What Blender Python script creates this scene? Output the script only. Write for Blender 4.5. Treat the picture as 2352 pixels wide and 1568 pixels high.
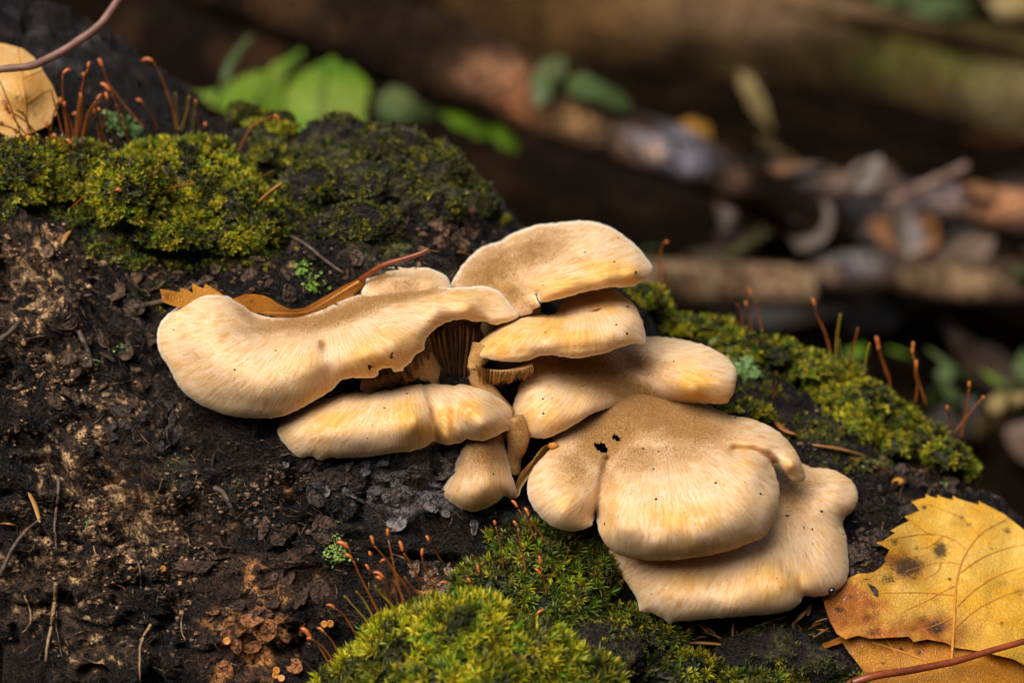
import bpy, math, random
import numpy as np
from mathutils import Vector, Matrix, Quaternion
from mathutils.bvhtree import BVHTree
from mathutils.geometry import delaunay_2d_cdt

for o in list(bpy.data.objects):
    bpy.data.objects.remove(o)
S = bpy.context.scene
COL = S.collection
U = 0.01                       # everything below is modelled in centimetres, stored in metres
rng = np.random.default_rng(7)
random.seed(7)

# ------------------------------------------------------------------ camera
PITCH = math.radians(22)
FOC = 45.0                     # cm, distance to the cluster
HALFW = 8.8                    # cm, half the frame width there
FWD = np.array([0, math.cos(PITCH), -math.sin(PITCH)])
UP = np.array([0, math.sin(PITCH), math.cos(PITCH)])
RIGHT = np.array([1.0, 0, 0])
LIFT = np.array([0, 0, 20.0])  # the cluster sits 20 cm above the forest floor
CAM = -FOC * FWD + LIFT
cd = bpy.data.cameras.new('camera')
cam = bpy.data.objects.new('camera', cd)
COL.objects.link(cam)
S.camera = cam
cam.location = CAM * U
cam.rotation_euler = (math.pi / 2 - PITCH, 0, 0)
cd.sensor_width = 36.0
cd.lens = 36.0 * FOC / (2 * HALFW)
cd.clip_start = 0.01
cd.clip_end = 400
cd.dof.use_dof = True
cd.dof.focus_distance = 44.3 * U
cd.dof.aperture_fstop = 15.5
cd.dof.aperture_blades = 0

# ------------------------------------------------------------------ light
w = bpy.data.worlds.new('World')
S.world = w
w.use_nodes = True
nt = w.node_tree
bg = nt.nodes['Background']
sky = nt.nodes.new('ShaderNodeTexSky')
sky.sky_type = 'NISHITA'
sky.sun_disc = False
SUN_EL, SUN_AZ = math.radians(55), math.radians(215)      # azimuth from +Y, clockwise: behind the camera, to the left
sky.sun_elevation = SUN_EL
sky.sun_rotation = SUN_AZ
sky.air_density = 1.0
sky.dust_density = 4.0
sky.ozone_density = 1.0
nt.links.new(sky.outputs[0], bg.inputs[0])
bg.inputs[1].default_value = 0.058
sd = bpy.data.lights.new('sun', 'SUN')
sun = bpy.data.objects.new('sun', sd)
COL.objects.link(sun)
sd.energy = 2.5
sd.angle = math.radians(48)
sd.color = (1.0, 0.92, 0.81)
sv = Vector((math.sin(SUN_AZ) * math.cos(SUN_EL), math.cos(SUN_AZ) * math.cos(SUN_EL), math.sin(SUN_EL)))
sun.rotation_euler = (-sv).to_track_quat('-Z', 'Y').to_euler()

S.view_settings.view_transform = 'Standard'
S.view_settings.look = 'None'
S.view_settings.exposure = 1.0
S.view_settings.gamma = 1.0
S.view_settings.use_curve_mapping = False
S.cycles.use_denoising = True
S.cycles.max_bounces = 6
S.cycles.diffuse_bounces = 3
S.cycles.glossy_bounces = 3
S.cycles.transmission_bounces = 4
S.cycles.sample_clamp_indirect = 4.0

# ------------------------------------------------------------------ picture <-> place
PXC = HALFW / 1176.0 / FOC     # cm per picture pixel (2352 wide) per cm of distance


def at(px, py, d):
    """points d cm in front of the lens that project to (px, py)"""
    px, py, d = np.asarray(px, float), np.asarray(py, float), np.asarray(d, float)
    x = (px - 1176) * PXC * d
    v = (784 - py) * PXC * d
    return CAM + x[..., None] * RIGHT + v[..., None] * UP + d[..., None] * FWD


def proj(P):
    q = np.asarray(P) - CAM
    d = q @ FWD
    return 1176 + (q @ RIGHT) / d / PXC, 784 - (q @ UP) / d / PXC, d


def camframe(x, v, d):
    return CAM + x[..., None] * RIGHT + v[..., None] * UP + d[..., None] * FWD


# ------------------------------------------------------------------ noise
def _h(ix, iy, iz, k):
    n = (ix.astype(np.uint32) * np.uint32(374761393) + iy.astype(np.uint32) * np.uint32(668265263)
         + iz.astype(np.uint32) * np.uint32(2147483647) + np.uint32((k * 974634777) & 0xffffffff))
    n = (n ^ (n >> np.uint32(13))) * np.uint32(1274126177)
    n = (n ^ (n >> np.uint32(15))) * np.uint32(2246822519)
    n = n ^ (n >> np.uint32(16))
    return n.astype(np.float64) / 4294967295.0


def vnoise(P, k=0):
    """value noise in -1..1"""
    P = np.asarray(P, float)
    i = np.floor(P).astype(np.int64)
    f = P - i
    f = f * f * f * (f * (f * 6 - 15) + 10)
    out = 0
    for dx in (0, 1):
        wx = f[:, 0] if dx else 1 - f[:, 0]
        for dy in (0, 1):
            wy = f[:, 1] if dy else 1 - f[:, 1]
            for dz in (0, 1):
                wz = f[:, 2] if dz else 1 - f[:, 2]
                out = out + wx * wy * wz * _h(i[:, 0] + dx, i[:, 1] + dy, i[:, 2] + dz, k)
    return out * 2 - 1


def fbm(P, octv=4, k=0, gain=0.5, lac=2.07):
    a, s, t = 1.0, 0.0, 0.0
    P = np.asarray(P, float)
    for o in range(octv):
        s = s + a * vnoise(P + 17.3 * o, k + o)
        t += a
        a *= gain
        P = P * lac
    return s / t


def ridged(P, octv=4, k=0):
    a, s, t = 1.0, 0.0, 0.0
    P = np.asarray(P, float)
    for o in range(octv):
        s = s + a * (1 - np.abs(vnoise(P + 9.1 * o, k + o)) * 2.0)
        t += a
        a *= 0.5
        P = P * 2.1
    return s / t


def worley(P, k=0):
    """F1, F2, cell id"""
    i = np.floor(P).astype(np.int64)
    f1 = np.full(len(P), 9.0)
    f2 = np.full(len(P), 9.0)
    cid = np.zeros(len(P))
    for dx in (-1, 0, 1):
        for dy in (-1, 0, 1):
            for dz in (-1, 0, 1):
                c = i + np.array([dx, dy, dz])
                q = np.stack([_h(c[:, 0], c[:, 1], c[:, 2], k + s) for s in (1, 2, 3)], 1) + c
                d = np.sqrt(((q - P) ** 2).sum(1))
                idv = _h(c[:, 0], c[:, 1], c[:, 2], k + 4)
                m = d < f1
                f2 = np.where(m, f1, np.minimum(f2, d))
                cid = np.where(m, idv, cid)
                f1 = np.where(m, d, f1)
    return f1, f2, cid


def sstep(a, b, x):
    t = np.clip((x - a) / (b - a), 0, 1)
    return t * t * (3 - 2 * t)


# ------------------------------------------------------------------ objects
def tag(o, label=None, cat=None, group=None, kind=None):
    if label: o['label'] = label
    if cat: o['category'] = cat
    if group: o['group'] = group
    if kind: o['kind'] = kind
    return o


def link(o, parent=None):
    COL.objects.link(o)
    if parent is not None:
        o.parent = parent
    return o


def empty(name, origin=(0, 0, 0)):
    o = bpy.data.objects.new(name, None)
    o.location = np.asarray(origin, float) * U
    o.empty_display_size = 0.01
    return link(o)


def mesh(name, verts, faces, mat, attrs=None, smooth=True):
    """faces: list of integer arrays (k x 3 or k x 4), or one of them; attrs: name -> (n) or (n,3) or (n,4)"""
    me = bpy.data.meshes.new(name)
    V = np.asarray(verts, float) * U
    if isinstance(faces, np.ndarray):
        faces = [faces]
    faces = [np.asarray(f, np.int32) for f in faces if len(f)]
    me.vertices.add(len(V))
    me.vertices.foreach_set('co', V.astype(np.float32).ravel())
    idx = np.concatenate([f.ravel() for f in faces])
    tot = np.concatenate([np.full(len(f), f.shape[1], np.int32) for f in faces])
    st = np.concatenate([[0], np.cumsum(tot)[:-1]]).astype(np.int32)
    me.loops.add(len(idx))
    me.loops.foreach_set('vertex_index', idx)
    me.polygons.add(len(tot))
    me.polygons.foreach_set('loop_start', st)
    me.polygons.foreach_set('loop_total', tot)
    me.polygons.foreach_set('use_smooth', np.full(len(tot), bool(smooth)))
    me.update(calc_edges=True)
    me.validate()
    for k, a in (attrs or {}).items():
        a = np.asarray(a, float)
        if a.ndim == 1:
            t = me.attributes.new(k, 'FLOAT', 'POINT')
            t.data.foreach_set('value', a.astype(np.float32))
        elif a.shape[1] == 3:
            t = me.attributes.new(k, 'FLOAT_VECTOR', 'POINT')
            t.data.foreach_set('vector', a.astype(np.float32).ravel())
        else:
            t = me.attributes.new(k, 'FLOAT_COLOR', 'POINT')
            t.data.foreach_set('color', a.astype(np.float32).ravel())
    if mat is not None:
        me.materials.append(mat)
    return me


def mk(name, verts, faces, mat, parent=None, origin=None, attrs=None, smooth=True):
    """one mesh object from points of the place; a child keeps its thing's origin"""
    V = np.asarray(verts, float)
    if parent is not None:
        org = np.array(parent.matrix_basis.translation) / U
        p = parent.parent
        while p is not None:
            org = org + np.array(p.matrix_basis.translation) / U
            p = p.parent
        o = bpy.data.objects.new(name, mesh(name, V - org, faces, mat, attrs, smooth))
        return link(o, parent)
    org = np.asarray(origin if origin is not None else [V[:, 0].mean(), V[:, 1].mean(), V[:, 2].min()], float)
    o = bpy.data.objects.new(name, mesh(name, V - org, faces, mat, attrs, smooth))
    o.location = org * U
    return link(o)


def grid_faces(nr, nc, closed=False):
    i = np.arange(nr - 1)[:, None] * nc
    if closed:
        j = np.arange(nc)
        a = i + j
        b = i + (j + 1) % nc
    else:
        j = np.arange(nc - 1)
        a = i + j
        b = a + 1
    return np.stack([a, b, b + nc, a + nc], -1).reshape(-1, 4)


def spline(pts, n):
    """Catmull-Rom through pts (k x m) sampled n times"""
    P = np.asarray(pts, float)
    if len(P) == 2:
        t = np.linspace(0, 1, n)[:, None]
        return P[0] * (1 - t) + P[1] * t
    Q = np.vstack([2 * P[0] - P[1], P, 2 * P[-1] - P[-2]])
    u = np.linspace(0, len(P) - 1 - 1e-9, n)
    i = u.astype(int)
    t = (u - i)[:, None]
    a, b, c, d = Q[i], Q[i + 1], Q[i + 2], Q[i + 3]
    return 0.5 * (2 * b + (c - a) * t + (2 * a - 5 * b + 4 * c - d) * t ** 2 + (3 * b - a - 3 * c + d) * t ** 3)


def tube(path, rad, sides=8, lump=0.0, k=0, flat=1.0):
    """tapered tube along path (n x 3) with radii (n); returns verts, faces (closed ends)"""
    P = np.asarray(path, float)
    n = len(P)
    rad = np.broadcast_to(np.asarray(rad, float), (n,))
    T = np.gradient(P, axis=0)
    T /= np.linalg.norm(T, axis=1)[:, None] + 1e-9
    ref = np.array([0.13, 0.31, 0.94]) if abs(T[:, 2]).mean() < 0.8 else np.array([0.94, 0.2, 0.1])
    A = np.cross(T, ref)
    A /= np.linalg.norm(A, axis=1)[:, None] + 1e-9
    B = np.cross(T, A)
    th = np.linspace(0, 2 * math.pi, sides, endpoint=False)
    V = P[:, None, :] + rad[:, None, None] * (np.cos(th)[None, :, None] * A[:, None, :] + flat * np.sin(th)[None, :, None] * B[:, None, :])
    V = V.reshape(-1, 3)
    if lump:
        nn = fbm(V / (rad.mean() * 2.5), 3, k)
        C = np.repeat(P, sides, axis=0)
        V = C + (V - C) * (1 + lump * nn)[:, None]
    F = grid_faces(n, sides, True)
    V = np.vstack([V, P[:1], P[-1:]])
    j = np.arange(sides)
    e1 = np.stack([np.full(sides, n * sides), (j + 1) % sides, j], 1)
    e2 = np.stack([np.full(sides, n * sides + 1), (n - 1) * sides + j, (n - 1) * sides + (j + 1) % sides], 1)
    return V, [F, np.vstack([e1, e2])]


class Bag:
    """collects pieces that stay one mesh"""
    def __init__(self):
        self.v, self.f, self.a, self.n = [], {3: [], 4: []}, {}, 0

    def add(self, V, F, **attrs):
        V = np.asarray(V, float)
        for f in (F if isinstance(F, list) else [F]):
            f = np.asarray(f)
            if len(f):
                self.f[f.shape[1]].append(f + self.n)
        self.v.append(V)
        for k, a in attrs.items():
            a = np.asarray(a, float)
            if a.ndim == 0 or (a.ndim == 1 and len(a) in (3, 4) and len(a) != len(V)):
                a = np.broadcast_to(a, (len(V),) + a.shape)
            self.a.setdefault(k, []).append(a)
        self.n += len(V)

    def out(self, name, mat, parent=None, origin=None, smooth=True):
        F = [np.vstack(f) for f in self.f.values() if f]
        return mk(name, np.vstack(self.v), F, mat, parent, origin, {k: np.concatenate(a) for k, a in self.a.items()}, smooth)


# ------------------------------------------------------------------ node helper
class NT:
    def __init__(self, name):
        self.m = bpy.data.materials.new(name)
        self.m.use_nodes = True
        self.t = self.m.node_tree
        self.b = self.t.nodes['Principled BSDF']
        self.out = self.t.nodes['Material Output']

    def n(self, typ, ins=None, **props):
        nd = self.t.nodes.new('ShaderNode' + typ)
        for k, v in props.items():
            setattr(nd, k, v)
        for k, v in (ins or {}).items():
            self.set(nd.inputs[k], v)
        return nd

    def set(self, sock, v):
        if hasattr(v, 'is_output') or hasattr(v, 'links') and hasattr(v, 'node'):
            self.t.links.new(v, sock)
        else:
            if sock.type == 'RGBA' and len(v) == 3:
                v = (*v, 1)
            sock.default_value = v

    def P(self, **kw):
        for k, v in kw.items():
            self.set(self.b.inputs[k.replace('_', ' ')], v)

    def pos(self, scale=1.0, sc3=None):
        tc = self.n('TexCoord')
        mp = self.n('Mapping', {'Vector': tc.outputs['Object']})
        s = scale / U
        mp.inputs['Scale'].default_value = (s, s, s) if sc3 is None else tuple(s * q for q in sc3)
        return mp.outputs[0]

    def attr(self, name, out='Fac'):
        return self.n('Attribute', attribute_name=name).outputs[out]

    def noise(self, vec, scale, detail=4, rough=0.55, dist=0.0):
        return self.n('TexNoise', {'Vector': vec, 'Scale': scale, 'Detail': detail, 'Roughness': rough, 'Distortion': dist}).outputs[0]

    def ramp(self, fac, *stops, interp='LINEAR'):
        r = self.n('ValToRGB', {'Fac': fac})
        r.color_ramp.interpolation = interp
        el = r.color_ramp.elements
        while len(el) < len(stops):
            el.new(0.5)
        for e, (p, c) in zip(el, stops):
            e.position = p
            e.color = (*c, 1) if hasattr(c, '__len__') else (c, c, c, 1)
        return r.outputs[0]

    def mix(self, fac, a, b, mode='MIX'):
        nd = self.n('Mix', data_type='RGBA', blend_type=mode)
        self.set(nd.inputs[0], fac)
        self.set(nd.inputs[6], a)
        self.set(nd.inputs[7], b)
        return nd.outputs[2]

    def math(self, op, a, b=0.0, clamp=False):
        nd = self.n('Math', operation=op, use_clamp=clamp)
        self.set(nd.inputs[0], a)
        self.set(nd.inputs[1], b)
        return nd.outputs[0]

    def bump(self, h, dist, strength=1.0, normal=None):
        nd = self.n('Bump', {'Height': h, 'Strength': strength, 'Distance': dist * U})
        if normal is not None:
            self.set(nd.inputs['Normal'], normal)
        self.set(self.b.inputs['Normal'], nd.outputs[0])
        return nd.outputs[0]
# ------------------------------------------------------------------ materials of wood, ground and growth
def wood_material(name, scale=1.0, bumpy=1.0, rough=(0.75, 0.2), spec=0.3):
    """rotten bark: its colours come with the surface (attribute tint), broken up by grain"""
    m = NT(name)
    p = m.pos()
    tint = m.attr('tint', 'Color')
    n1 = m.noise(p, 3.2 * scale, 6, 0.62)
    n2 = m.noise(p, 14 * scale, 5, 0.65)
    n3 = m.noise(p, 45 * scale, 3, 0.6)
    v = m.n('TexVoronoi', {'Vector': p, 'Scale': 16 * scale}, feature='F1').outputs[0]
    k = m.math('ADD', m.math('MULTIPLY', n2, 1.5), m.math('MULTIPLY', n3, 0.6))
    k = m.math('MULTIPLY', k, 0.95)
    c = m.mix(1.0, tint, m.ramp(k, (0.6, (0.2, 0.2, 0.21)), (0.95, (0.8, 0.8, 0.8)), (1.25, (2.3, 2.1, 1.9))), 'MULTIPLY')
    c = m.mix(m.ramp(n3, (0.62, 0.0), (0.76, 0.7)), c, m.mix(1.0, tint, (2.6, 2.3, 2.0), 'MULTIPLY'))
    wet = m.attr('wet')
    m.P(Base_Color=c, Roughness=m.math('ADD', m.math('MULTIPLY', wet, rough[1] - rough[0]), m.math('ADD', rough[0], m.math('MULTIPLY', n2, -0.12))))
    m.b.inputs['Specular IOR Level'].default_value = spec
    h = m.math('ADD', m.math('MULTIPLY', n1, 1.0), m.math('ADD', m.math('MULTIPLY', n2, 0.5), m.math('ADD', m.math('MULTIPLY', n3, 0.25), m.math('MULTIPLY', v, 0.25))))
    m.bump(h, 0.22 * bumpy / scale, 1.0)
    return m.m


def plain(name, col, rough=0.7, col2=None, scale=4.0, bump=0.0, spec=0.4, sss=0.0, trans=0.0):
    m = NT(name)
    p = m.pos()
    n = m.noise(p, scale, 5, 0.6)
    c2 = col2 or tuple(q * 0.45 for q in col)
    c = m.ramp(n, (0.35, c2), (0.65, col))
    m.P(Base_Color=c, Roughness=rough)
    m.b.inputs['Specular IOR Level'].default_value = spec
    if sss:
        m.b.inputs['Subsurface Weight'].default_value = sss
        m.b.inputs['Subsurface Radius'].default_value = (0.0025, 0.0015, 0.0007)
        m.b.inputs['Subsurface Scale'].default_value = 1.0
    if bump:
        m.bump(m.noise(p, scale * 3, 4, 0.6), bump, 0.8)
    if trans:
        tr = m.n('BsdfTranslucent', {'Color': c})
        mx = m.n('MixShader', {0: trans, 1: m.b.outputs[0], 2: tr.outputs[0]})
        m.t.links.new(mx.outputs[0], m.out.inputs['Surface'])
    return m.m


M_BARK = wood_material('wet_rotten_bark')
M_FARBARK = wood_material('far_bark', 0.35, 1.2, (0.85, 0.65), 0.04)


def C(*c):
    return np.array(c, float)


# ------------------------------------------------------------------ ground
def forest_floor():
    n = 90
    a = np.sinh(np.linspace(-6.4, 6.4, n)) * 20        # cm, out to 60 m
    X, Y = np.meshgrid(a, a)
    Z = 4.0 * fbm(np.stack([X.ravel() / 40, Y.ravel() / 40, 0 * X.ravel()], 1), 4, 91).reshape(X.shape)
    Z += 3.0 * np.exp(-((X - 10) ** 2 + (Y - 55) ** 2) / 900)
    V = np.stack([X, Y + 20, Z], -1).reshape(-1, 3)
    m = NT('forest_soil')
    p = m.pos()
    c = m.ramp(m.noise(p, 0.35, 6, 0.65), (0.3, (0.003, 0.002, 0.0013)), (0.58, (0.008, 0.005, 0.003)), (0.78, (0.03, 0.018, 0.010)))
    m.P(Base_Color=c, Roughness=0.95)
    m.b.inputs['Specular IOR Level'].default_value = 0.0
    m.bump(m.noise(p, 1.2, 5), 0.8)
    o = mk('ground', V, grid_faces(n, n), m.m, origin=(0, 0, 0))
    tag(o, kind='structure')


forest_floor()


def add_forest_screen():
    """added unseen ring standing in for the wood: blocks low skylight, hides the horizon"""
    na, nr = 160, 40
    th = np.linspace(0, 2 * math.pi, na, endpoint=False)
    t = np.linspace(0, 1, nr)
    T, A = np.meshgrid(t, th, indexing='ij')
    R = 420 + 260 * T ** 0.7
    Z = -8 + 430 * T ** 1.3 * (1 + .25 * np.sin(A * 3 + 1) * np.sin(A * 7))
    V = np.stack([R * np.sin(A), R * np.cos(A), Z], -1).reshape(-1, 3)
    dn = fbm(V / 60, 5, 97)[:, None]
    V = V + np.c_[np.sin(A.ravel()), np.cos(A.ravel()), np.zeros(A.size)] * dn * 70 + np.array([0, 0, 1]) * dn * 40 * T.ravel()[:, None]
    m = NT('forest_screen_green')
    p = m.pos()
    c = m.ramp(m.noise(p, 0.08, 8, 0.7), (0.3, (0.012, 0.012, 0.006)), (0.55, (0.035, 0.04, 0.014)), (0.75, (0.06, 0.07, 0.02)))
    m.P(Base_Color=c, Roughness=0.95)
    m.b.inputs['Specular IOR Level'].default_value = 0.0
    o = mk('forest_screen', V, grid_faces(nr, na, True), m.m, origin=(0, 0, 0))  # unseen ring, added to keep low skylight off the scene
    tag(o, kind='structure')


add_forest_screen()

# ------------------------------------------------------------------ the mossy log that carries the mushrooms
SIL = np.array([(-2600, -500), (-800, -120), (-300, 0), (0, 85), (140, 150), (280, 225), (360, 290), (450, 312), (540, 292), (640, 300),
                (760, 285), (860, 298), (950, 330), (1030, 375), (1090, 440), (1160, 510), (1250, 560), (1400, 640), (1500, 705),
                (1560, 748), (1660, 770), (1760, 810), (1880, 855), (1980, 910), (2080, 975), (2180, 1045), (2280, 1105), (2352, 1145),
                (2700, 1330), (3200, 1500), (4600, 1900)], float)


def tint_zones(px, py, P):
    """colours of the bark by place: black wet bark, brown crumbly rot, pale crumbs, grey patch, orange wood, green film"""
    n = len(px)
    P = np.asarray(P)
    big = fbm(P / 1.3, 4, 3)
    med = fbm(P / 0.45, 4, 5)
    fin = fbm(P / 0.14, 3, 8)
    col = np.tile(C(0.0055, 0.0048, 0.005), (n, 1))
    wet = np.ones(n) * 0.8

    def lay(mask, c, wt):
        nonlocal col, wet
        mask = np.clip(mask, 0, 1)
        col = col * (1 - mask[:, None]) + C(*c) * mask[:, None]
        wet = wet * (1 - mask) + wt * mask

    def zone(*bl):
        s = np.zeros(n)
        for x, y, rx, ry, a in bl:
            s = np.maximum(s, a * np.exp(-((px - x) / rx) ** 2 - ((py - y) / ry) ** 2))
        return s
    lay(sstep(-0.1, 0.35, big + 0.4 * med), (0.0085, 0.0065, 0.006), 0.8)
    lay(sstep(0.1, 0.5, med + 0.5 * fin) * 0.6, (0.024, 0.0155, 0.0115), 0.6)
    z = zone((60, 590, 200, 110, .8), (90, 790, 150, 80, 0.75), (300, 940, 190, 90, 0.8), (310, 1190, 150, 130, 1.1), (200, 1080, 170, 130, .9),
             (120, 1320, 190, 160, .8), (500, 1250, 120, 100, .35), (60, 700, 140, 100, .8), (560, 620, 260, 60, 0.35), (2150, 1090, 160, 60, .45),
             (1060, 500, 120, 60, .6), (250, 1480, 200, 90, .6), (1980, 1290, 50, 40, .6))
    lay(sstep(0.12, 0.5, z * (0.55 + 0.9 * med + 0.8 * fin)), (0.040, 0.027, 0.019), 0.55)
    lay(sstep(0.38, 0.62, z * (0.5 + 0.9 * fbm(P / 0.22, 3, 21) + 0.7 * fin)), (0.36, 0.235, 0.125), 0.25)
    z = zone((900, 1110, 190, 85, 1.1), (1000, 1080, 120, 110, 1.0), (790, 1050, 130, 60, .6), (1200, 1200, 120, 60, .8), (120, 130, 220, 120, .42))
    lay(sstep(0.2, 0.6, z * (0.75 + 0.8 * med)), (0.085, 0.083, 0.088), 0.7)
    z = zone((560, 1480, 130, 120, 1.1), (690, 1120, 120, 60, .5), (620, 1340, 170, 90, .75), (1000, 1330, 180, 60, .7), (760, 1430, 90, 60, .5), (480, 1200, 160, 80, .5))
    lay(sstep(0.2, 0.6, z * (0.75 + 0.9 * med)), (0.034, 0.021, 0.015), 0.7)
    lay(sstep(0.45, 0.85, z * (0.7 + 1.1 * fbm(P / 0.3, 3, 31))), (0.36, 0.17, 0.06), 0.5)
    z = zone((870, 390, 300, 160, 1.0), (700, 330, 200, 120, .9), (880, 560, 120, 60, .8), (520, 560, 220, 70, .7), (400, 1080, 60, 60, .7),
             (660, 1330, 90, 80, .5), (1380, 1500, 160, 100, .9), (1780, 1490, 180, 90, .9), (250, 520, 200, 60, .5), (1900, 1000, 200, 80, .6), (550, 1120, 60, 90, .5))
    lay(sstep(0.2, 0.7, z * (0.75 + 0.9 * med)), (0.026, 0.025, 0.019), 0.5)
    lay(sstep(0.35, 0.8, z * (0.6 + 1.0 * fin + 0.6 * big)), (0.07, 0.075, 0.02), 0.35)
    return col, wet


def knotty(P):
    """height of the bark above the round of the log, cm"""
    W = P + 0.35 * np.stack([fbm(P / 1.1, 2, 40), fbm(P / 1.1, 2, 43), fbm(P / 1.1, 2, 46)], 1)
    W = W * np.array([0.55, 1, 1])
    h = 0.55 * fbm(P / 3.2, 3, 11)
    h += 0.54 * fbm(W / 1.15, 4, 14)
    r = ridged(W / 0.9, 3, 17)
    h -= 0.56 * sstep(0.55, 0.95, r)                       # crevices
    f1, f2, cid = worley(W / 0.85, 60)
    edge = f2 - f1
    h += 0.30 * (cid - 0.5) * sstep(0.0, 0.16, edge)       # plates of bark at their own height
    h -= 0.10 * (1 - sstep(0.0, 0.1, edge))
    f1, f2, cid = worley(W / 0.26, 70)
    h += 0.11 * (cid - 0.4) * sstep(0.0, 0.25, f2 - f1)
    h += 0.13 * fbm(W / 0.3, 4, 24, 0.65)
    h += 0.085 * ridged(P / 0.19, 3, 28)
    h += 0.03 * vnoise(P / 0.075, 29)
    return h


def log_surface():
    cx = np.concatenate([np.linspace(-26, -9.8, 30, endpoint=False), np.linspace(-9.8, 9.8, 580), np.linspace(9.8, 26, 31)[1:]])
    th = np.radians(np.concatenate([np.linspace(-24, 96, 560), np.linspace(96, 336, 50)[1:-1]]))
    px = 1176 + cx * 127.9
    k = np.exp(-0.5 * (np.linspace(-2, 2, 9)) ** 2)
    sy = np.interp(px, SIL[:, 0], SIL[:, 1])
    sy = np.convolve(np.pad(sy, 4, 'edge'), k / k.sum(), 'valid')
    R = np.interp(px, [-2600, 0, 1176, 2352, 4600], [11.5, 10.5, 9.2, 7.4, 6.5])
    near = np.interp(px, [-2600, 0, 700, 1176, 1700, 2352, 4600], [47, 45.0, 44.7, 44.3, 44.2, 44.6, 48])
    dc = near + R
    vc = (784 - sy) * PXC * dc - R
    T, _ = np.meshgrid(th, cx, indexing='ij')
    v = vc[None, :] + R[None, :] * np.cos(T)
    d = dc[None, :] - R[None, :] * np.sin(T)
    P = camframe(np.broadcast_to(cx, T.shape), v, d).reshape(-1, 3)
    nrm = (np.cos(T)[..., None] * UP - np.sin(T)[..., None] * FWD).reshape(-1, 3)
    h = knotty(P)
    Q = P + nrm * h[:, None]
    q = fbm(P / 0.5, 3, 80)
    Q = Q + 0.10 * np.stack([q, fbm(P / 0.5, 3, 83), fbm(P / 0.5, 3, 86)], 1)
    nr, nc = T.shape
    F = grid_faces(nr, nc)
    # close the ring (last row to first row) and the two ends
    a = (nr - 1) * nc + np.arange(nc - 1)
    b = np.arange(nc - 1)
    F = np.vstack([F, np.stack([a, a + 1, b + 1, b], 1)])
    c0, c1 = len(Q), len(Q) + 1
    mid = lambda j: camframe(np.array(cx[j]), np.array(vc[j]), np.array(dc[j]))
    Q = np.vstack([Q, mid(0), mid(-1)])
    r = np.arange(nr)
    e0 = np.stack([np.full(nr, c0), r * nc, ((r + 1) % nr) * nc], 1)
    e1 = np.stack([np.full(nr, c1), ((r + 1) % nr) * nc + nc - 1, r * nc + nc - 1], 1)
    return Q, F, np.vstack([e0, e1])


LOGV, LF4, LF3 = log_surface()
_px, _py, _ = proj(LOGV)
_tint, _wet = tint_zones(_px, _py, LOGV)
# bark colour and wetness go onto the mesh by place and noise
LOG = empty('fallen_log', (0, LOGV[:, 1].mean(), LOGV[:, 2].min()))
tag(LOG, 'dark rotten wet log lying across the scene, carrying the mushrooms and the moss', 'log')
mk('bark', LOGV, [LF4, LF3], M_BARK, LOG, attrs={'tint': np.c_[_tint, np.ones(len(_tint))], 'wet': _wet})
_nr = 560
_sub = LOGV[:-2].reshape(-1, 640, 3)[: _nr:2, ::2]
BVH = BVHTree.FromPolygons([tuple(q) for q in _sub.reshape(-1, 3)], [tuple(int(x) for x in f) for f in grid_faces(_sub.shape[0], _sub.shape[1])])


def logd(px, py):
    """distance of the log's surface along the sight line through (px, py); None beyond its outline"""
    dr = at(px, py, 1.0) - CAM
    L = np.linalg.norm(dr)
    hit = BVH.ray_cast(Vector(CAM), Vector(dr / L))
    if hit[0] is None:
        return None, None
    q = np.array(hit[0]) - CAM
    nn = np.array(hit[1])
    if nn @ dr > 0:
        nn = -nn
    return float(q @ FWD), nn


def log_edge(px):
    """(py, distance) of the log's outline at picture column px"""
    lo, hi = -400, 1568
    for y in range(-200, 1568, 6):
        d, _ = logd(px, y)
        if d is not None:
            return y, d
    return None, None
# ------------------------------------------------------------------ behind the log: a pile of dead wood, litter, green leaves
def far_tint(P, base, patches, k):
    """base colour with noise, plus (colour, threshold, scale) patches"""
    n = len(P)
    c = np.tile(C(*base), (n, 1)) * (0.7 + 0.6 * (fbm(P / np.array([3.0, 1.0, 1.0]), 4, k)[:, None] * 0.9 + 0.5))
    for i, (col, th, sc) in enumerate(patches):
        m = sstep(th, th + 0.25, fbm(P / sc, 3, k + 7 * i + 3))[:, None]
        c = c * (1 - m) + C(*col) * m
    return np.c_[c, np.ones(n)]


def far_log(name, label, cat, pts, rad, base, patches, k, sides=40, n=120, lump=0.22, extra=None, group=None):
    P = spline(at(*np.array(pts, float).T), n)
    rr = np.interp(np.linspace(0, 1, n), np.linspace(0, 1, len(rad)), rad)
    V, F = tube(P, rr, sides, lump, k)
    t = far_tint(V, base, patches, k)
    if extra is not None:
        t[:, :3] = extra(V, t[:, :3])
    e = empty(name, (V[:, 0].mean(), V[:, 1].mean(), V[:, 2].min()))
    tag(e, label, cat, group)
    mk('bark', V, F, M_FARBARK, e, attrs=dict(tint=t, wet=np.full(len(V), 0.35)))
    # broken stubs and bark strips that stand proud
    r = np.random.default_rng(k)
    for i in range(4):
        j = r.integers(8, n - 8)
        q = P[j] + rr[j] * 0.8 * np.array([r.uniform(-.4, .4), -0.5, 0.8])
        T = P[j + 3] - P[j - 3]
        T /= np.linalg.norm(T)
        L = rr[j] * r.uniform(1.2, 2.6)
        S_, f_ = tube(spline([q - T * L, q + np.array([0, 0, rr[j] * .15]), q + T * L], 12), np.interp(np.linspace(0, 1, 12), [0, .5, 1], [.05, .26, .08]) * rr[j], 8, 0.3, k + i, 0.5)
        mk('bark_strip', S_, f_, M_FARBARK, e, attrs=dict(tint=far_tint(S_, np.array(base) * 1.6, patches, k + i), wet=np.full(len(S_), .3)))
    return e


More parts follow.
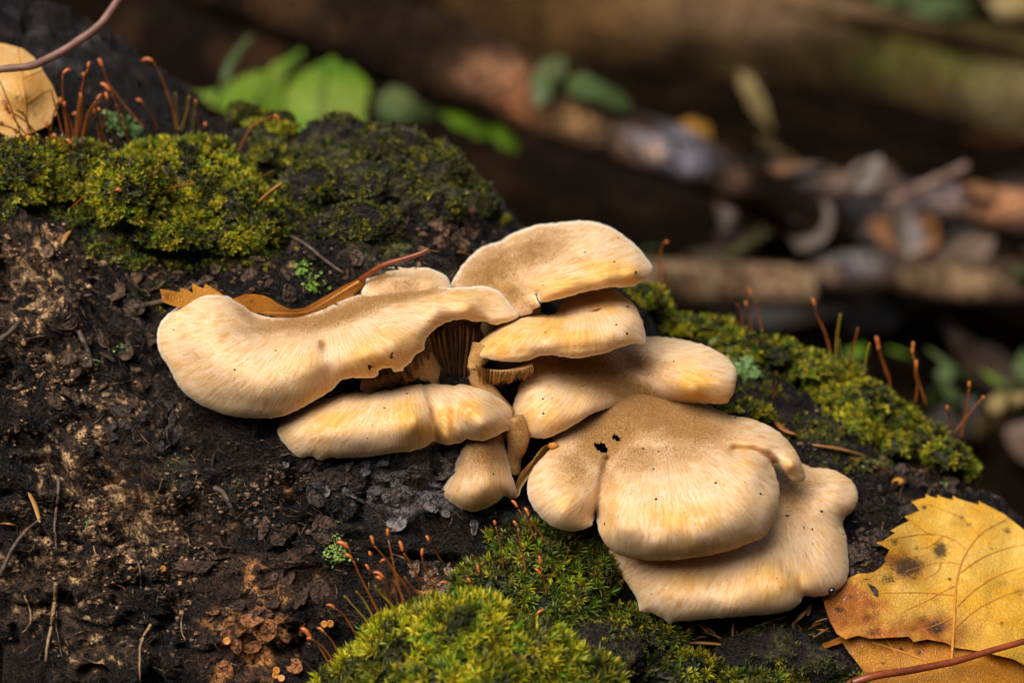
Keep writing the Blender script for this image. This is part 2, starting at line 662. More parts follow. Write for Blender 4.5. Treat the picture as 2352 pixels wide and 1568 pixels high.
def zoned(*zs):
    def f(V, c):
        x, y, _ = proj(V)
        nz = fbm(V / 1.1, 4, 77, 0.65)
        for zx, zy, rx, ry, col, a in zs:
            m = np.clip(a * np.exp(-((x - zx) / rx) ** 2 - ((y - zy) / ry) ** 2) * (1 + 1.6 * nz), 0, 1)[:, None]
            c = c * (1 - m) + C(*col) * m
        return c
    return f


far_log('mossy_trunk', 'thick weathered trunk lying furthest back, its lit top painted pale, with a green film', 'log',
        [(150, -330, 122), (700, -130, 122), (1150, 20, 122), (1600, 105, 122), (2000, 205, 121), (2400, 300, 120), (3000, 430, 118)], [4.0, 4.0, 3.9, 4.5, 4.8],
        (0.030, 0.019, 0.008), [((0.07, 0.044, 0.018), 0.0, 2.5), ((0.012, 0.008, 0.004), 0.1, 2.0), ((0.04, 0.04, 0.010), 0.25, 5)], 400,
        extra=zoned((1750, 10, 330, 60, (0.17, 0.115, 0.065), 1.0), (2330, 190, 130, 70, (0.13, 0.11, 0.055), 1.0), (2150, 120, 150, 60, (0.08, 0.09, 0.02), .8), (1300, 40, 200, 60, (0.13, 0.075, 0.028), .7), (700, 0, 400, 300, (0.006, 0.004, 0.003), 1.0)))  # lit upper side painted pale, dim left end painted nearly black
far_log('broken_branch', 'dark broken branch slanting behind the log with peeling grey and tan bark', 'branch',
        [(250, -190, 90), (700, 10, 89), (1000, 130, 88), (1200, 215, 87), (1350, 285, 86), (1500, 340, 86), (1640, 395, 86), (1790, 470, 88), (1930, 560, 90)],
        [1.6, 1.5, 1.3, 1.0, .95, .9, .7], (0.014, 0.009, 0.006), [((0.045, 0.026, 0.014), 0.1, 1.6), ((0.07, 0.042, 0.025), 0.3, 1.1)], 420,
        extra=zoned((1140, 170, 90, 45, (0.22, 0.12, 0.07), .9), (1190, 230, 40, 60, (0.28, 0.12, 0.06), .8), (1330, 270, 70, 45, (0.36, 0.22, 0.11), .9), (1430, 330, 60, 35, (0.28, 0.17, 0.085), .9), (1510, 320, 90, 34, (0.16, 0.17, 0.22), 1.1),
                    (1500, 345, 22, 22, (0.5, 0.36, 0.3), 1.0), (1590, 370, 50, 30, (0.15, 0.16, 0.21), 1.0), (1680, 420, 40, 30, (0.17, 0.11, 0.08), 0.9)))
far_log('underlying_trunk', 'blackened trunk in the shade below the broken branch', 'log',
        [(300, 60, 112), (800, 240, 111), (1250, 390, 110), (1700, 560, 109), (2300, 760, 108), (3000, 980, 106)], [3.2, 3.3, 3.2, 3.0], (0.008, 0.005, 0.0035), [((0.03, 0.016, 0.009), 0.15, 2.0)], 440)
far_log('pale_pole', 'pale barkless pole lying level behind the topmost mushroom, ending in a dark break', 'branch',
        [(1250, 655, 84), (1500, 648, 84), (1650, 650, 84), (1790, 655, 84), (1870, 660, 84)], [.74, .74, .74, .7, .6], (0.15, 0.11, 0.068), [((0.06, 0.04, 0.022), 0.05, 1.2)], 460, 24, 60, 0.1,
        extra=zoned((1590, 640, 25, 50, (0.09, 0.05, 0.03), .8), (1760, 650, 60, 40, (0.26, 0.16, 0.10), .7)))
far_log('short_rotten_branch', 'short rotten grey brown branch at the far right beyond the mossy ridge', 'branch',
        [(1860, 640, 88), (2000, 625, 88), (2150, 640, 88), (2300, 650, 87), (2500, 640, 86)], [.6, .75, .8, .8, .8], (0.03, 0.02, 0.015), [((0.14, 0.095, 0.06), 0.1, 1.5)], 470, 24, 60, 0.3,
        extra=zoned((1960, 600, 60, 30, (0.17, 0.17, 0.20), .9), (2200, 640, 100, 40, (0.24, 0.17, 0.10), .9)))
far_log('dead_branch', 'grey brown dead branch under the leaf litter at the right', 'branch',
        [(1850, 500, 92), (2000, 480, 92), (2120, 478, 92), (2220, 470, 92), (2380, 500, 91), (2550, 520, 90)], [.55, .6, .7, .75, .9, .9], (0.04, 0.03, 0.026), [((0.16, 0.125, 0.11), 0.1, 1.5)], 480, 24, 60, 0.3,
        extra=zoned((2290, 470, 80, 40, (0.38, 0.19, 0.10), 1.0), (2000, 500, 90, 30, (0.16, 0.17, 0.21), .8), (2180, 450, 60, 30, (0.20, 0.17, 0.2), .7)))
for i, (a, lab) in enumerate([([(2040, 470, 90), (2130, 425, 90), (2222, 380, 90)], 'short grey twig poking up from the litter at the right'),
                              ([(1620, 620, 88), (1740, 545, 88), (1850, 470, 89)], 'greenish twig leaning in the gap below the broken branch'),
                              ([(1745, 320, 98), (1860, 400, 97), (1960, 470, 96)], 'thin olive twig slanting down under the thick trunk'),
                              ([(1900, 470, 90), (1935, 420, 90), (1990, 370, 90)], 'stubby grey twig among crumpled leaves')]):
    P = spline(at(*np.array(a, float).T), 14)
    V, F = tube(P, np.interp(np.linspace(0, 1, 14), [0, 1], [.22, .14]), 8, .2, 490 + i)
    o = mk('twig', V, F, M_FARBARK, attrs=dict(tint=far_tint(V, [(0.2, 0.14, 0.12), (0.09, 0.09, 0.04), (0.06, 0.045, 0.02), (0.16, 0.13, 0.12)][i], [], 490 + i), wet=np.full(len(V), .2)))
    tag(o, lab, 'twig')


def inside(poly, x, y):
    r = np.zeros(len(x), bool)
    n = len(poly)
    for i in range(n):
        x0, y0 = poly[i - 1]
        x1, y1 = poly[i]
        if y0 == y1:
            continue
        r ^= ((y0 > y) != (y1 > y)) & (x < (x1 - x0) * (y - y0) / (y1 - y0) + x0)
    return r


def polydist(line, x, y, closed=False):
    """distance to a polyline and running parameter of the nearest point"""
    P = np.asarray(line, float)
    Q = np.roll(P, -1, 0) if closed else P[1:]
    P = P if closed else P[:-1]
    best = np.full(len(x), 1e9)
    par = np.zeros(len(x))
    for i in range(len(P)):
        d = Q[i] - P[i]
        L = d @ d + 1e-12
        t = np.clip(((x - P[i, 0]) * d[0] + (y - P[i, 1]) * d[1]) / L, 0, 1)
        e = np.hypot(x - P[i, 0] - t * d[0], y - P[i, 1] - t * d[1])
        m = e < best
        best = np.where(m, e, best)
        par = np.where(m, i + t, par)
    return best, par


class TPS:
    def __init__(self, pts, reg=0.004):
        P = np.asarray(pts, float)
        self.x = P[:, :2] / 100
        n = len(P)
        K = self.k(self.x, self.x) + reg * np.eye(n)
        A = np.c_[np.ones(n), self.x]
        M = np.block([[K, A], [A.T, np.zeros((3, 3))]])
        self.w = np.linalg.solve(M, np.r_[P[:, 2], 0, 0, 0])

    def k(self, a, b):
        r2 = ((a[:, None] - b[None]) ** 2).sum(-1) + 1e-12
        return 0.5 * r2 * np.log(r2)

    def __call__(self, x, y):
        q = np.c_[x, y] / 100
        return self.k(q, self.x) @ self.w[:-3] + self.w[-3] + q @ self.w[-2:]


def leaf_material(name, cols, rough=0.55, trans=0.35, scale=1.2, spots=0.0):
    m = NT(name)
    p = m.pos()
    n = m.noise(p, scale, 4, 0.6)
    c = m.ramp(n, (0.3, cols[0]), (0.5, cols[1]), (0.7, cols[2]))
    if spots:
        c = m.mix(m.ramp(m.noise(p, scale * 4, 4, .6), (0.6, 0.0), (0.68, spots)), c, tuple(q * 0.2 for q in cols[1]))
    m.P(Base_Color=c, Roughness=rough)
    tr = m.n('BsdfTranslucent', {'Color': c})
    mx = m.n('MixShader', {0: trans, 1: m.b.outputs[0], 2: tr.outputs[0]})
    m.t.links.new(mx.outputs[0], m.out.inputs['Surface'])
    m.bump(m.noise(p, scale * 6, 3), 0.03)
    return m.m


M_GREEN = leaf_material('fresh_green_leaf', ((0.05, 0.14, 0.008), (0.13, 0.23, 0.008), (0.24, 0.30, 0.05)), 0.45, 0.3, 0.45)
M_DULLGREEN = leaf_material('dull_green_leaf', ((0.03, 0.06, 0.012), (0.06, 0.09, 0.02), (0.12, 0.13, 0.05)), 0.6, 0.25, 0.5)
M_LITTER = [leaf_material('litter_leaf_%s' % q, c, 0.6, 0.15, 0.6) for q, c in
            (('umber', ((0.03, 0.017, 0.010), (0.08, 0.045, 0.028), (0.15, 0.095, 0.06))), ('grey', ((0.05, 0.037, 0.03), (0.11, 0.083, 0.07), (0.20, 0.155, 0.13))),
             ('rust', ((0.09, 0.035, 0.012), (0.20, 0.085, 0.03), (0.30, 0.15, 0.07))), ('dark', ((0.006, 0.004, 0.003), (0.015, 0.009, 0.006), (0.03, 0.018, 0.011))))]
M_OCHRE = leaf_material('ochre_leaf', ((0.22, 0.10, 0.012), (0.34, 0.16, 0.015), (0.40, 0.22, 0.04)), 0.5, 0.3, 0.8)
M_STRAW = leaf_material('straw_blade', ((0.16, 0.11, 0.035), (0.26, 0.19, 0.07), (0.36, 0.28, 0.12)), 0.6, 0.3, 0.8)


def blade(centre, length, width, heading, tilt, curl, k, nseg=9, tip=1.4):
    """one leaf blade: centre, heading (angle round up), tilt of its plane, cupped by curl; 3 columns a side"""
    t = np.linspace(0, 1, nseg)
    w_ = width * np.sin(math.pi * np.clip(t ** (1 / tip) * 0.97 + 0.015, 0, 1)) ** 0.8
    s = np.linspace(-1, 1, 5)
    Tt, Ss = np.meshgrid(t, s, indexing='ij')
    x = (Tt - .5) * length
    y = Ss * w_[:, None] / 2
    z = curl * length * (0.35 * (1 - (2 * Tt - 1) ** 2) - 0.5 * Ss ** 2 * w_[:, None] / width) + 0.06 * length * fbm(np.c_[x.ravel() / length * 4, y.ravel() / length * 4, np.full(x.size, k * 1.7)], 2, k).reshape(x.shape)
    V = np.stack([x, y, z], -1).reshape(-1, 3)
    M = (Matrix.Rotation(heading, 3, 'Z') @ Matrix.Rotation(tilt[0], 3, 'Y') @ Matrix.Rotation(tilt[1], 3, 'X'))
    V = V @ np.array(M).T + np.asarray(centre)
    F = grid_faces(nseg, 5)
    n = len(V)
    nn = np.array(M @ Vector((0, 0, 1))) * 0.012 * length / 3
    return np.vstack([V + nn, V - nn]), np.vstack([F, F[:, ::-1] + n])


# crumpled brown leaves heaped at the right, under the thick trunk
r = np.random.default_rng(55)
spots = []
for i in range(70):
    x = r.uniform(1640, 2420)
    y = np.interp(x, [1640, 1750, 1900, 2100, 2420], [470, 440, 470, 480, 560]) + r.uniform(-50, 130)
    spots.append((x, y, np.interp(y, [400, 700], [97, 88]) + r.uniform(-2, 2)))
spots += [(1760, 440, 90), (1840, 400, 90), (1900, 430, 90), (1990, 400, 90), (2050, 410, 91), (1700, 470, 89), (1800, 480, 88), (2080, 530, 88), (2250, 440, 91), (1870, 520, 88)]
for i, (x, y, d) in enumerate(spots):
    V, F = blade(at(x, y, d), r.uniform(1.3, 2.8), r.uniform(0.9, 1.7), r.uniform(0, 6.28), (r.uniform(-.9, .9), r.uniform(-1.0, 0.6)), r.uniform(-.5, .6), i)
    _k = int(r.choice([0, 1, 1, 0, 2, 3])) if i < 70 else [1, 1, 0, 1, 0, 2, 1, 1, 2, 1][i - 70]
    _kn = ['umber brown', 'greyish', 'rust coloured', 'blackish'][_k]
    o = mk('crumpled_leaf', V, F, M_LITTER[_k])
    tag(o, '%s dead leaf crumpled in the blurred heap behind the mossy ridge' % _kn, 'leaf', 'dead leaves heaped behind the log')
# dark litter over the floor further down
for i in range(60):
    x, y = r.uniform(500, 2500), r.uniform(150, 1150)
    dr = at(x, y, 1.0) - CAM
    d = (0.8 - CAM[2]) / dr[2]
    if not 60 < d < 170:
        continue
    V, F = blade(at(x, y, d) + np.array([0, 0, 1.2]), r.uniform(2, 4.5), r.uniform(1.2, 2.6), r.uniform(0, 6.28), (r.uniform(-.5, .5), r.uniform(-.5, .5)), r.uniform(-.4, .4), i + 200)
    _k = int(r.choice([3, 3, 3, 3, 0, 2]))
    o = mk('fallen_leaf', V, F, M_LITTER[_k])
    tag(o, ['umber brown', '', 'rust coloured', 'blackish'][_k] + ' dead leaf lying flat on the forest floor behind the log', 'leaf', 'leaves on the forest floor')


def sheet(outline, depth, grid=14, thick=0.02, seed=0, wav=0.05, wavs=60):
    """thin leaf-like sheet with the given outline (picture px) at its own distances; returns verts, faces, px, py (front then back)"""
    O = np.asarray(outline, float)
    L = np.r_[0, np.cumsum(np.hypot(*np.diff(np.vstack([O, O[:1]]), axis=0).T))]
    s = np.unique(np.concatenate([np.arange(0, L[-1], grid * 0.6), L[:-1]]))
    s = s[np.r_[True, np.diff(s) > 0.5]]
    Oc = np.vstack([O, O[:1]])
    out = np.c_[np.interp(s, L, Oc[:, 0]), np.interp(s, L, Oc[:, 1])]
    out = out[:-1] if np.hypot(*(out[-1] - out[0])) < 0.5 else out
    n = len(out)
    x0, y0 = out.min(0)
    x1, y1 = out.max(0)
    gx, gy = np.meshgrid(np.arange(x0, x1, grid), np.arange(y0, y1, grid * .87))
    gx = gx + (np.arange(gx.shape[0]) % 2)[:, None] * grid / 2
    G = np.c_[gx.ravel(), gy.ravel()]
    e, _ = polydist(out, G[:, 0], G[:, 1], True)
    G = G[inside(out, G[:, 0], G[:, 1]) & (e > grid * .45)]
    vo, _, fo, _, _, _ = delaunay_2d_cdt([Vector(q) for q in np.vstack([out, G])], [(i, (i + 1) % n) for i in range(n)], [list(range(n))], 1, 1e-5)
    V2 = np.array([(q.x, q.y) for q in vo])
    F = np.array([f[:3] for f in fo], int)
    x, y = V2.T
    d = TPS(depth)(x, y) + wav * fbm(np.c_[x / wavs, y / wavs, np.zeros(len(x))], 3, seed)
    ar = (x[F[:, 1]] - x[F[:, 0]]) * (y[F[:, 2]] - y[F[:, 0]]) - (y[F[:, 1]] - y[F[:, 0]]) * (x[F[:, 2]] - x[F[:, 0]])
    F = np.where((ar < 0)[:, None], F, F[:, ::-1])
    V = np.vstack([at(x, y, d), at(x, y, d + thick)])
    m = len(x)
    return V, np.vstack([F, F[:, ::-1] + m]), np.r_[x, x], np.r_[y, y]


M_RUSTFAR = leaf_material('rust_far_leaf', ((0.02, 0.007, 0.003), (0.06, 0.02, 0.006), (0.12, 0.045, 0.012)), 0.7, 0.15, 0.6)


def green_leaf(label, outline, depth, mat, seed, vein=None, name='green_leaf', cat='leaf', group='green leaves growing behind the log'):
    ol = spline(np.vstack([outline, outline[:1]]), 90)[:-1]
    sz = np.ptp(ol, axis=0).mean()
    ol = ol + sz * .09 * np.c_[fbm(np.c_[ol / (sz * .16), np.zeros(89)], 3, seed), fbm(np.c_[ol / (sz * .16), np.ones(89)], 3, seed)]
    V, F, x, y = sheet(ol, depth, 12, 0.03, seed, 0.15, 80)
    e = empty(name, V[np.argmax(y)])
    tag(e, label, cat, group)
    mk('blade', V, F, mat, e)
    if vein is not None:
        P = spline(at(*np.array(vein, float).T), 12)
        v, f = tube(P, np.interp(np.linspace(0, 1, 12), [0, 1], [.06, .02]), 6)
        mk('midrib', v, f, M_DULLGREEN, e)
    return e


green_leaf('pointed bright green leaf behind the mossy knob, tip aiming up and right', np.array([(440, 215), (520, 190), (600, 165), (640, 140), (690, 120), (672, 160), (650, 205), (640, 260), (560, 270), (490, 240)], float),
           [(440, 215, 80.0), (690, 120, 83.0), (560, 200, 80.5), (560, 270, 79.0), (650, 210, 81.0)], M_GREEN, 601, [(560, 265, 78.8), (620, 190, 80.6), (685, 122, 82.8)])
green_leaf('broad bright green leaf behind the mossy knob', np.array([(620, 300), (640, 230), (690, 165), (750, 138), (810, 155), (845, 195), (840, 260), (838, 320), (740, 340)], float),
           [(620, 290, 80.0), (750, 140, 83.5), (845, 200, 82.0), (740, 240, 80.3), (840, 310, 80.0), (740, 340, 79.0)], M_GREEN, 602, [(730, 335, 78.8), (735, 240, 80.1), (752, 140, 83.3)])
green_leaf('pale greyish green leaf between the knob and the dark branch', np.array([(868, 225), (900, 200), (960, 225), (1010, 255), (990, 275), (920, 275), (870, 268)], float),
           [(868, 230, 87.0), (1010, 260, 88.0), (930, 240, 86.5), (920, 275, 86.0)], M_DULLGREEN, 603)
green_leaf('long green leaf under the dark branch', np.array([(1008, 258), (1050, 248), (1100, 265), (1128, 300), (1100, 315), (1050, 295)], float), [(1008, 258, 88.0), (1128, 300, 88.0), (1060, 275, 87.0), (1100, 315, 86.5)], M_GREEN, 604)
green_leaf('small green leaf lowest under the dark branch', np.array([(1125, 285), (1150, 275), (1180, 310), (1190, 350), (1165, 345), (1135, 320)], float), [(1125, 285, 88.0), (1190, 350, 87.0), (1155, 310, 87.0), (1150, 330, 86.5)], M_GREEN, 605)
green_leaf('upright dark green leaf growing from the broken branch', np.array([(1222, 240), (1222, 190), (1250, 140), (1290, 125), (1300, 160), (1275, 200), (1250, 245)], float), [(1222, 240, 84), (1290, 125, 87), (1260, 180, 84.5), (1250, 245, 84)], M_DULLGREEN, 606)
green_leaf('long green frond leaf above the tan bark of the broken branch', np.array([(1290, 185), (1340, 165), (1400, 195), (1450, 245), (1420, 250), (1350, 225), (1300, 215)], float), [(1290, 190, 86), (1450, 248, 85), (1360, 200, 84.5), (1350, 225, 84)], M_DULLGREEN, 607)
green_leaf('small ochre leaf on top of the broken branch', np.array([(1545, 290), (1580, 275), (1625, 285), (1630, 320), (1590, 330), (1555, 310)], float), [(1545, 290, 92), (1630, 300, 92), (1590, 300, 91), (1590, 330, 90)], M_OCHRE, 608, None, 'ochre_leaf', 'leaf', None)
green_leaf('pale straw coloured strip hanging under the thick trunk', np.array([(1680, 150), (1710, 165), (1745, 205), (1760, 250), (1772, 300), (1750, 285), (1722, 240), (1700, 190)], float), [(1680, 150, 110), (1772, 300, 108), (1735, 230, 108.5), (1722, 240, 108)], M_STRAW, 609, None, 'dry_strip', 'plant', None)
green_leaf('blurred rust brown leaf low at the far right', np.array([(2215, 1060), (2250, 1000), (2300, 1010), (2360, 970), (2420, 1030), (2400, 1100), (2350, 1085), (2310, 1130), (2260, 1095)], float), [(2235, 1040, 92), (2400, 1040, 92), (2310, 1050, 91), (2320, 1110, 90)], M_RUSTFAR, 610, None, 'rust_leaf', 'leaf', None)
for i_, (ol_, lab_, mt_) in enumerate([([(2080, 10), (2150, -10), (2230, 20), (2200, 70), (2120, 60)], 'dull green leaf above the thick trunk, near the corner', M_DULLGREEN), ([(2200, 60), (2270, 30), (2330, 70), (2290, 120), (2230, 110)], 'mid green leaf lying where the thick trunk meets the corner', M_GREEN),
                                       ([(2260, -10), (2340, -20), (2420, 20), (2400, 70), (2310, 50)], 'tan leaf at the very corner above the thick trunk', M_STRAW), ([(2010, -10), (2060, -30), (2110, -10), (2080, 30), (2030, 30)], 'olive leaf tip above the pale stretch of the thick trunk', M_DULLGREEN)]):
    ol_ = np.array(ol_, float)
    c_ = ol_.mean(0)
    green_leaf(lab_, ol_, [(q[0], q[1], 133 + k_ % 2) for k_, q in enumerate(ol_)] + [(c_[0], c_[1], 132)], mt_, 620 + i_, None, 'far_leaf', 'leaf', None)
r = np.random.default_rng(66)
for i, (x0, y0, x1, y1, d) in enumerate([(2130, 800, 2260, 930, 74), (1920, 860, 1985, 790, 82), (2180, 830, 2130, 960, 76), (2352, 880, 2290, 1000, 74), (2330, 940, 2352, 800, 74), (2040, 800, 2100, 850, 84), (2352, 660, 2330, 610, 80),
                                         (2300, 900, 2240, 1020, 73), (1980, 870, 1930, 800, 84), (2260, 850, 2352, 960, 76), (2200, 960, 2170, 880, 74), (1440, 600, 1520, 570, 95), (1560, 590, 1640, 600, 92)]):
    P = spline(at(np.array([x0, (x0 + x1) / 2 + 8, x1]), np.array([y0, (y0 + y1) / 2 - 10, y1]), np.array([d, d - .5, d + .5])), 10)
    ww = 0.34 * np.sin(np.linspace(0.12, 0.97, 10) * math.pi)
    V, F = tube(P, ww, 8, 0, 0, 0.15)
    o = mk('grass_blade', V, F, [M_DULLGREEN, M_GREEN, M_DULLGREEN, M_STRAW][i % 4] if i < 11 else M_DULLGREEN)
    tag(o, 'blurred grass blade in the shade beyond the mossy ridge', 'grass blade', 'grass blades behind the log')
P = spline(at(np.array([495, 520, 545, 580]), np.array([240, 170, 120, 80]), np.array([75., 75, 76, 77])), 14)
V, F = tube(P, 0.16 * np.sin(np.linspace(.2, .9, 14) * math.pi), 8, 0, 0, .3)
tag(mk('dry_stalk', V, F, M_DULLGREEN), 'blurred olive stalk standing in the dark behind the rusty moss tuft', 'plant')
# ------------------------------------------------------------------ the mushrooms
def cap_material():
    m = NT('velvety_cap_skin')
    p = m.pos()
    st = m.n('Attribute', attribute_name='st').outputs['Vector']
    brown, yellow, edge = m.attr('brown'), m.attr('yellow'), m.attr('edge')
    s1 = m.n('Mapping', {'Vector': st})
    s1.inputs['Scale'].default_value = (36, 2.6, 0)
    streak = m.noise(s1.outputs[0], 1.0, 5, 0.62, 0.25)
    s2 = m.n('Mapping', {'Vector': st})
    s2.inputs['Scale'].default_value = (13, 1.8, 0)
    streak2 = m.noise(s2.outputs[0], 1.0, 3, 0.55, 0.4)
    patch = m.noise(p, 1.3, 4, 0.6)
    patch2 = m.noise(p, 3.4, 5, 0.65)
    fine = m.noise(p, 30, 4, 0.7)
    hair = m.noise(p, 42, 4, 0.7)
    pale, amber, honey = (0.68, 0.50, 0.335), (0.54, 0.25, 0.05), (0.66, 0.39, 0.105)
    y = m.math('MULTIPLY', yellow, m.ramp(patch, (0.34, 0.2), (0.60, 1.25)))
    c = m.mix(y, pale, honey)
    c = m.mix(m.math('MULTIPLY', m.ramp(streak, (0.44, 0.0), (0.64, 0.9)), m.ramp(patch2, (0.35, 0.15), (0.6, 1.0))), c, amber)
    c = m.mix(m.math('MULTIPLY', m.ramp(streak2, (0.46, 0.0), (0.66, 0.75)), y), c, amber)
    c = m.mix(m.ramp(m.math('ADD', patch2, m.math('MULTIPLY', m.math('SUBTRACT', fine, 0.5), 0.7)), (0.56, 0.0), (0.68, 0.35)), c, (0.80, 0.68, 0.52))
    b = m.math('ADD', m.math('MULTIPLY', brown, 1.08), m.math('MULTIPLY', m.math('SUBTRACT', patch2, 0.5), 1.0))
    b = m.math('ADD', b, m.math('MULTIPLY', m.math('SUBTRACT', fine, 0.5), 0.55))
    velvet = m.ramp(hair, (0.36, (0.17, 0.075, 0.019)), (0.52, (0.33, 0.165, 0.05)), (0.68, (0.54, 0.335, 0.135)))
    c = m.mix(m.math('MULTIPLY', m.ramp(b, (0.12, 0.0), (0.95, 1.0)), m.ramp(brown, (0.02, 0.0), (0.2, 1.0))), c, velvet)
    c = m.mix(edge, c, (0.82, 0.71, 0.56))
    m.P(Base_Color=c, Roughness=m.ramp(brown, (0.0, 0.68), (0.6, 0.95)))
    m.b.inputs['Specular IOR Level'].default_value = 0.22
    m.b.inputs['Subsurface Weight'].default_value = 0.35
    m.b.inputs['Subsurface Radius'].default_value = (0.0028, 0.0013, 0.0005)
    m.b.inputs['Subsurface Scale'].default_value = 1.0
    h = m.math('ADD', m.math('MULTIPLY', streak, 0.55), m.math('ADD', m.math('MULTIPLY', fine, 0.45), m.math('MULTIPLY', hair, m.math('ADD', 0.15, m.math('MULTIPLY', brown, 0.9)))))
    m.bump(h, 0.026, 0.9)
    return m.m


M_CAP = cap_material()


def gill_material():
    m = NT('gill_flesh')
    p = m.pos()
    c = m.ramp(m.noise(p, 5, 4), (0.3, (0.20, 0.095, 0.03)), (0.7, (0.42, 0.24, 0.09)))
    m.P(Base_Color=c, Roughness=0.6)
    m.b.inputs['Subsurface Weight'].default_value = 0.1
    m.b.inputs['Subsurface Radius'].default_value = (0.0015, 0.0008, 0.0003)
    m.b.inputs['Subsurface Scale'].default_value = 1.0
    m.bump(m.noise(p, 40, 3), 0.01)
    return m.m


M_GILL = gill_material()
M_GILL_D = plain('shaded_gill_flesh', (0.13, 0.057, 0.017), .6, (0.075, 0.032, 0.010), 6)  # darkened gill flesh: shade of the hollow under the cap put into its colour
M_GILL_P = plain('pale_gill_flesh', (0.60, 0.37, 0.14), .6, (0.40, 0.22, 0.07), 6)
M_FUZZ = plain('cap_fuzz', (0.52, 0.33, 0.14), .8, (0.40, 0.23, 0.085), 40, trans=.3)
M_SPECK = plain('soil_speck', (0.03, 0.016, 0.01), 0.6)


def c1(a):
    a = np.asarray(a, float).copy(); a[:, 0] = 343 + a[:, 0] * 0.375; a[:, 1] = 477.75 + a[:, 1] * 0.375; return a


def c2(a):
    a = np.asarray(a, float).copy(); a[:, 0] = 1004.5 + a[:, 0] * 0.41667; a[:, 1] = 477.75 + a[:, 1] * 0.41667; return a


def c3(a):
    a = np.asarray(a, float).copy(); a[:, 0] = 1004.5 + a[:, 0] * 0.41667; a[:, 1] = 857.5 + a[:, 1] * 0.41667; return a


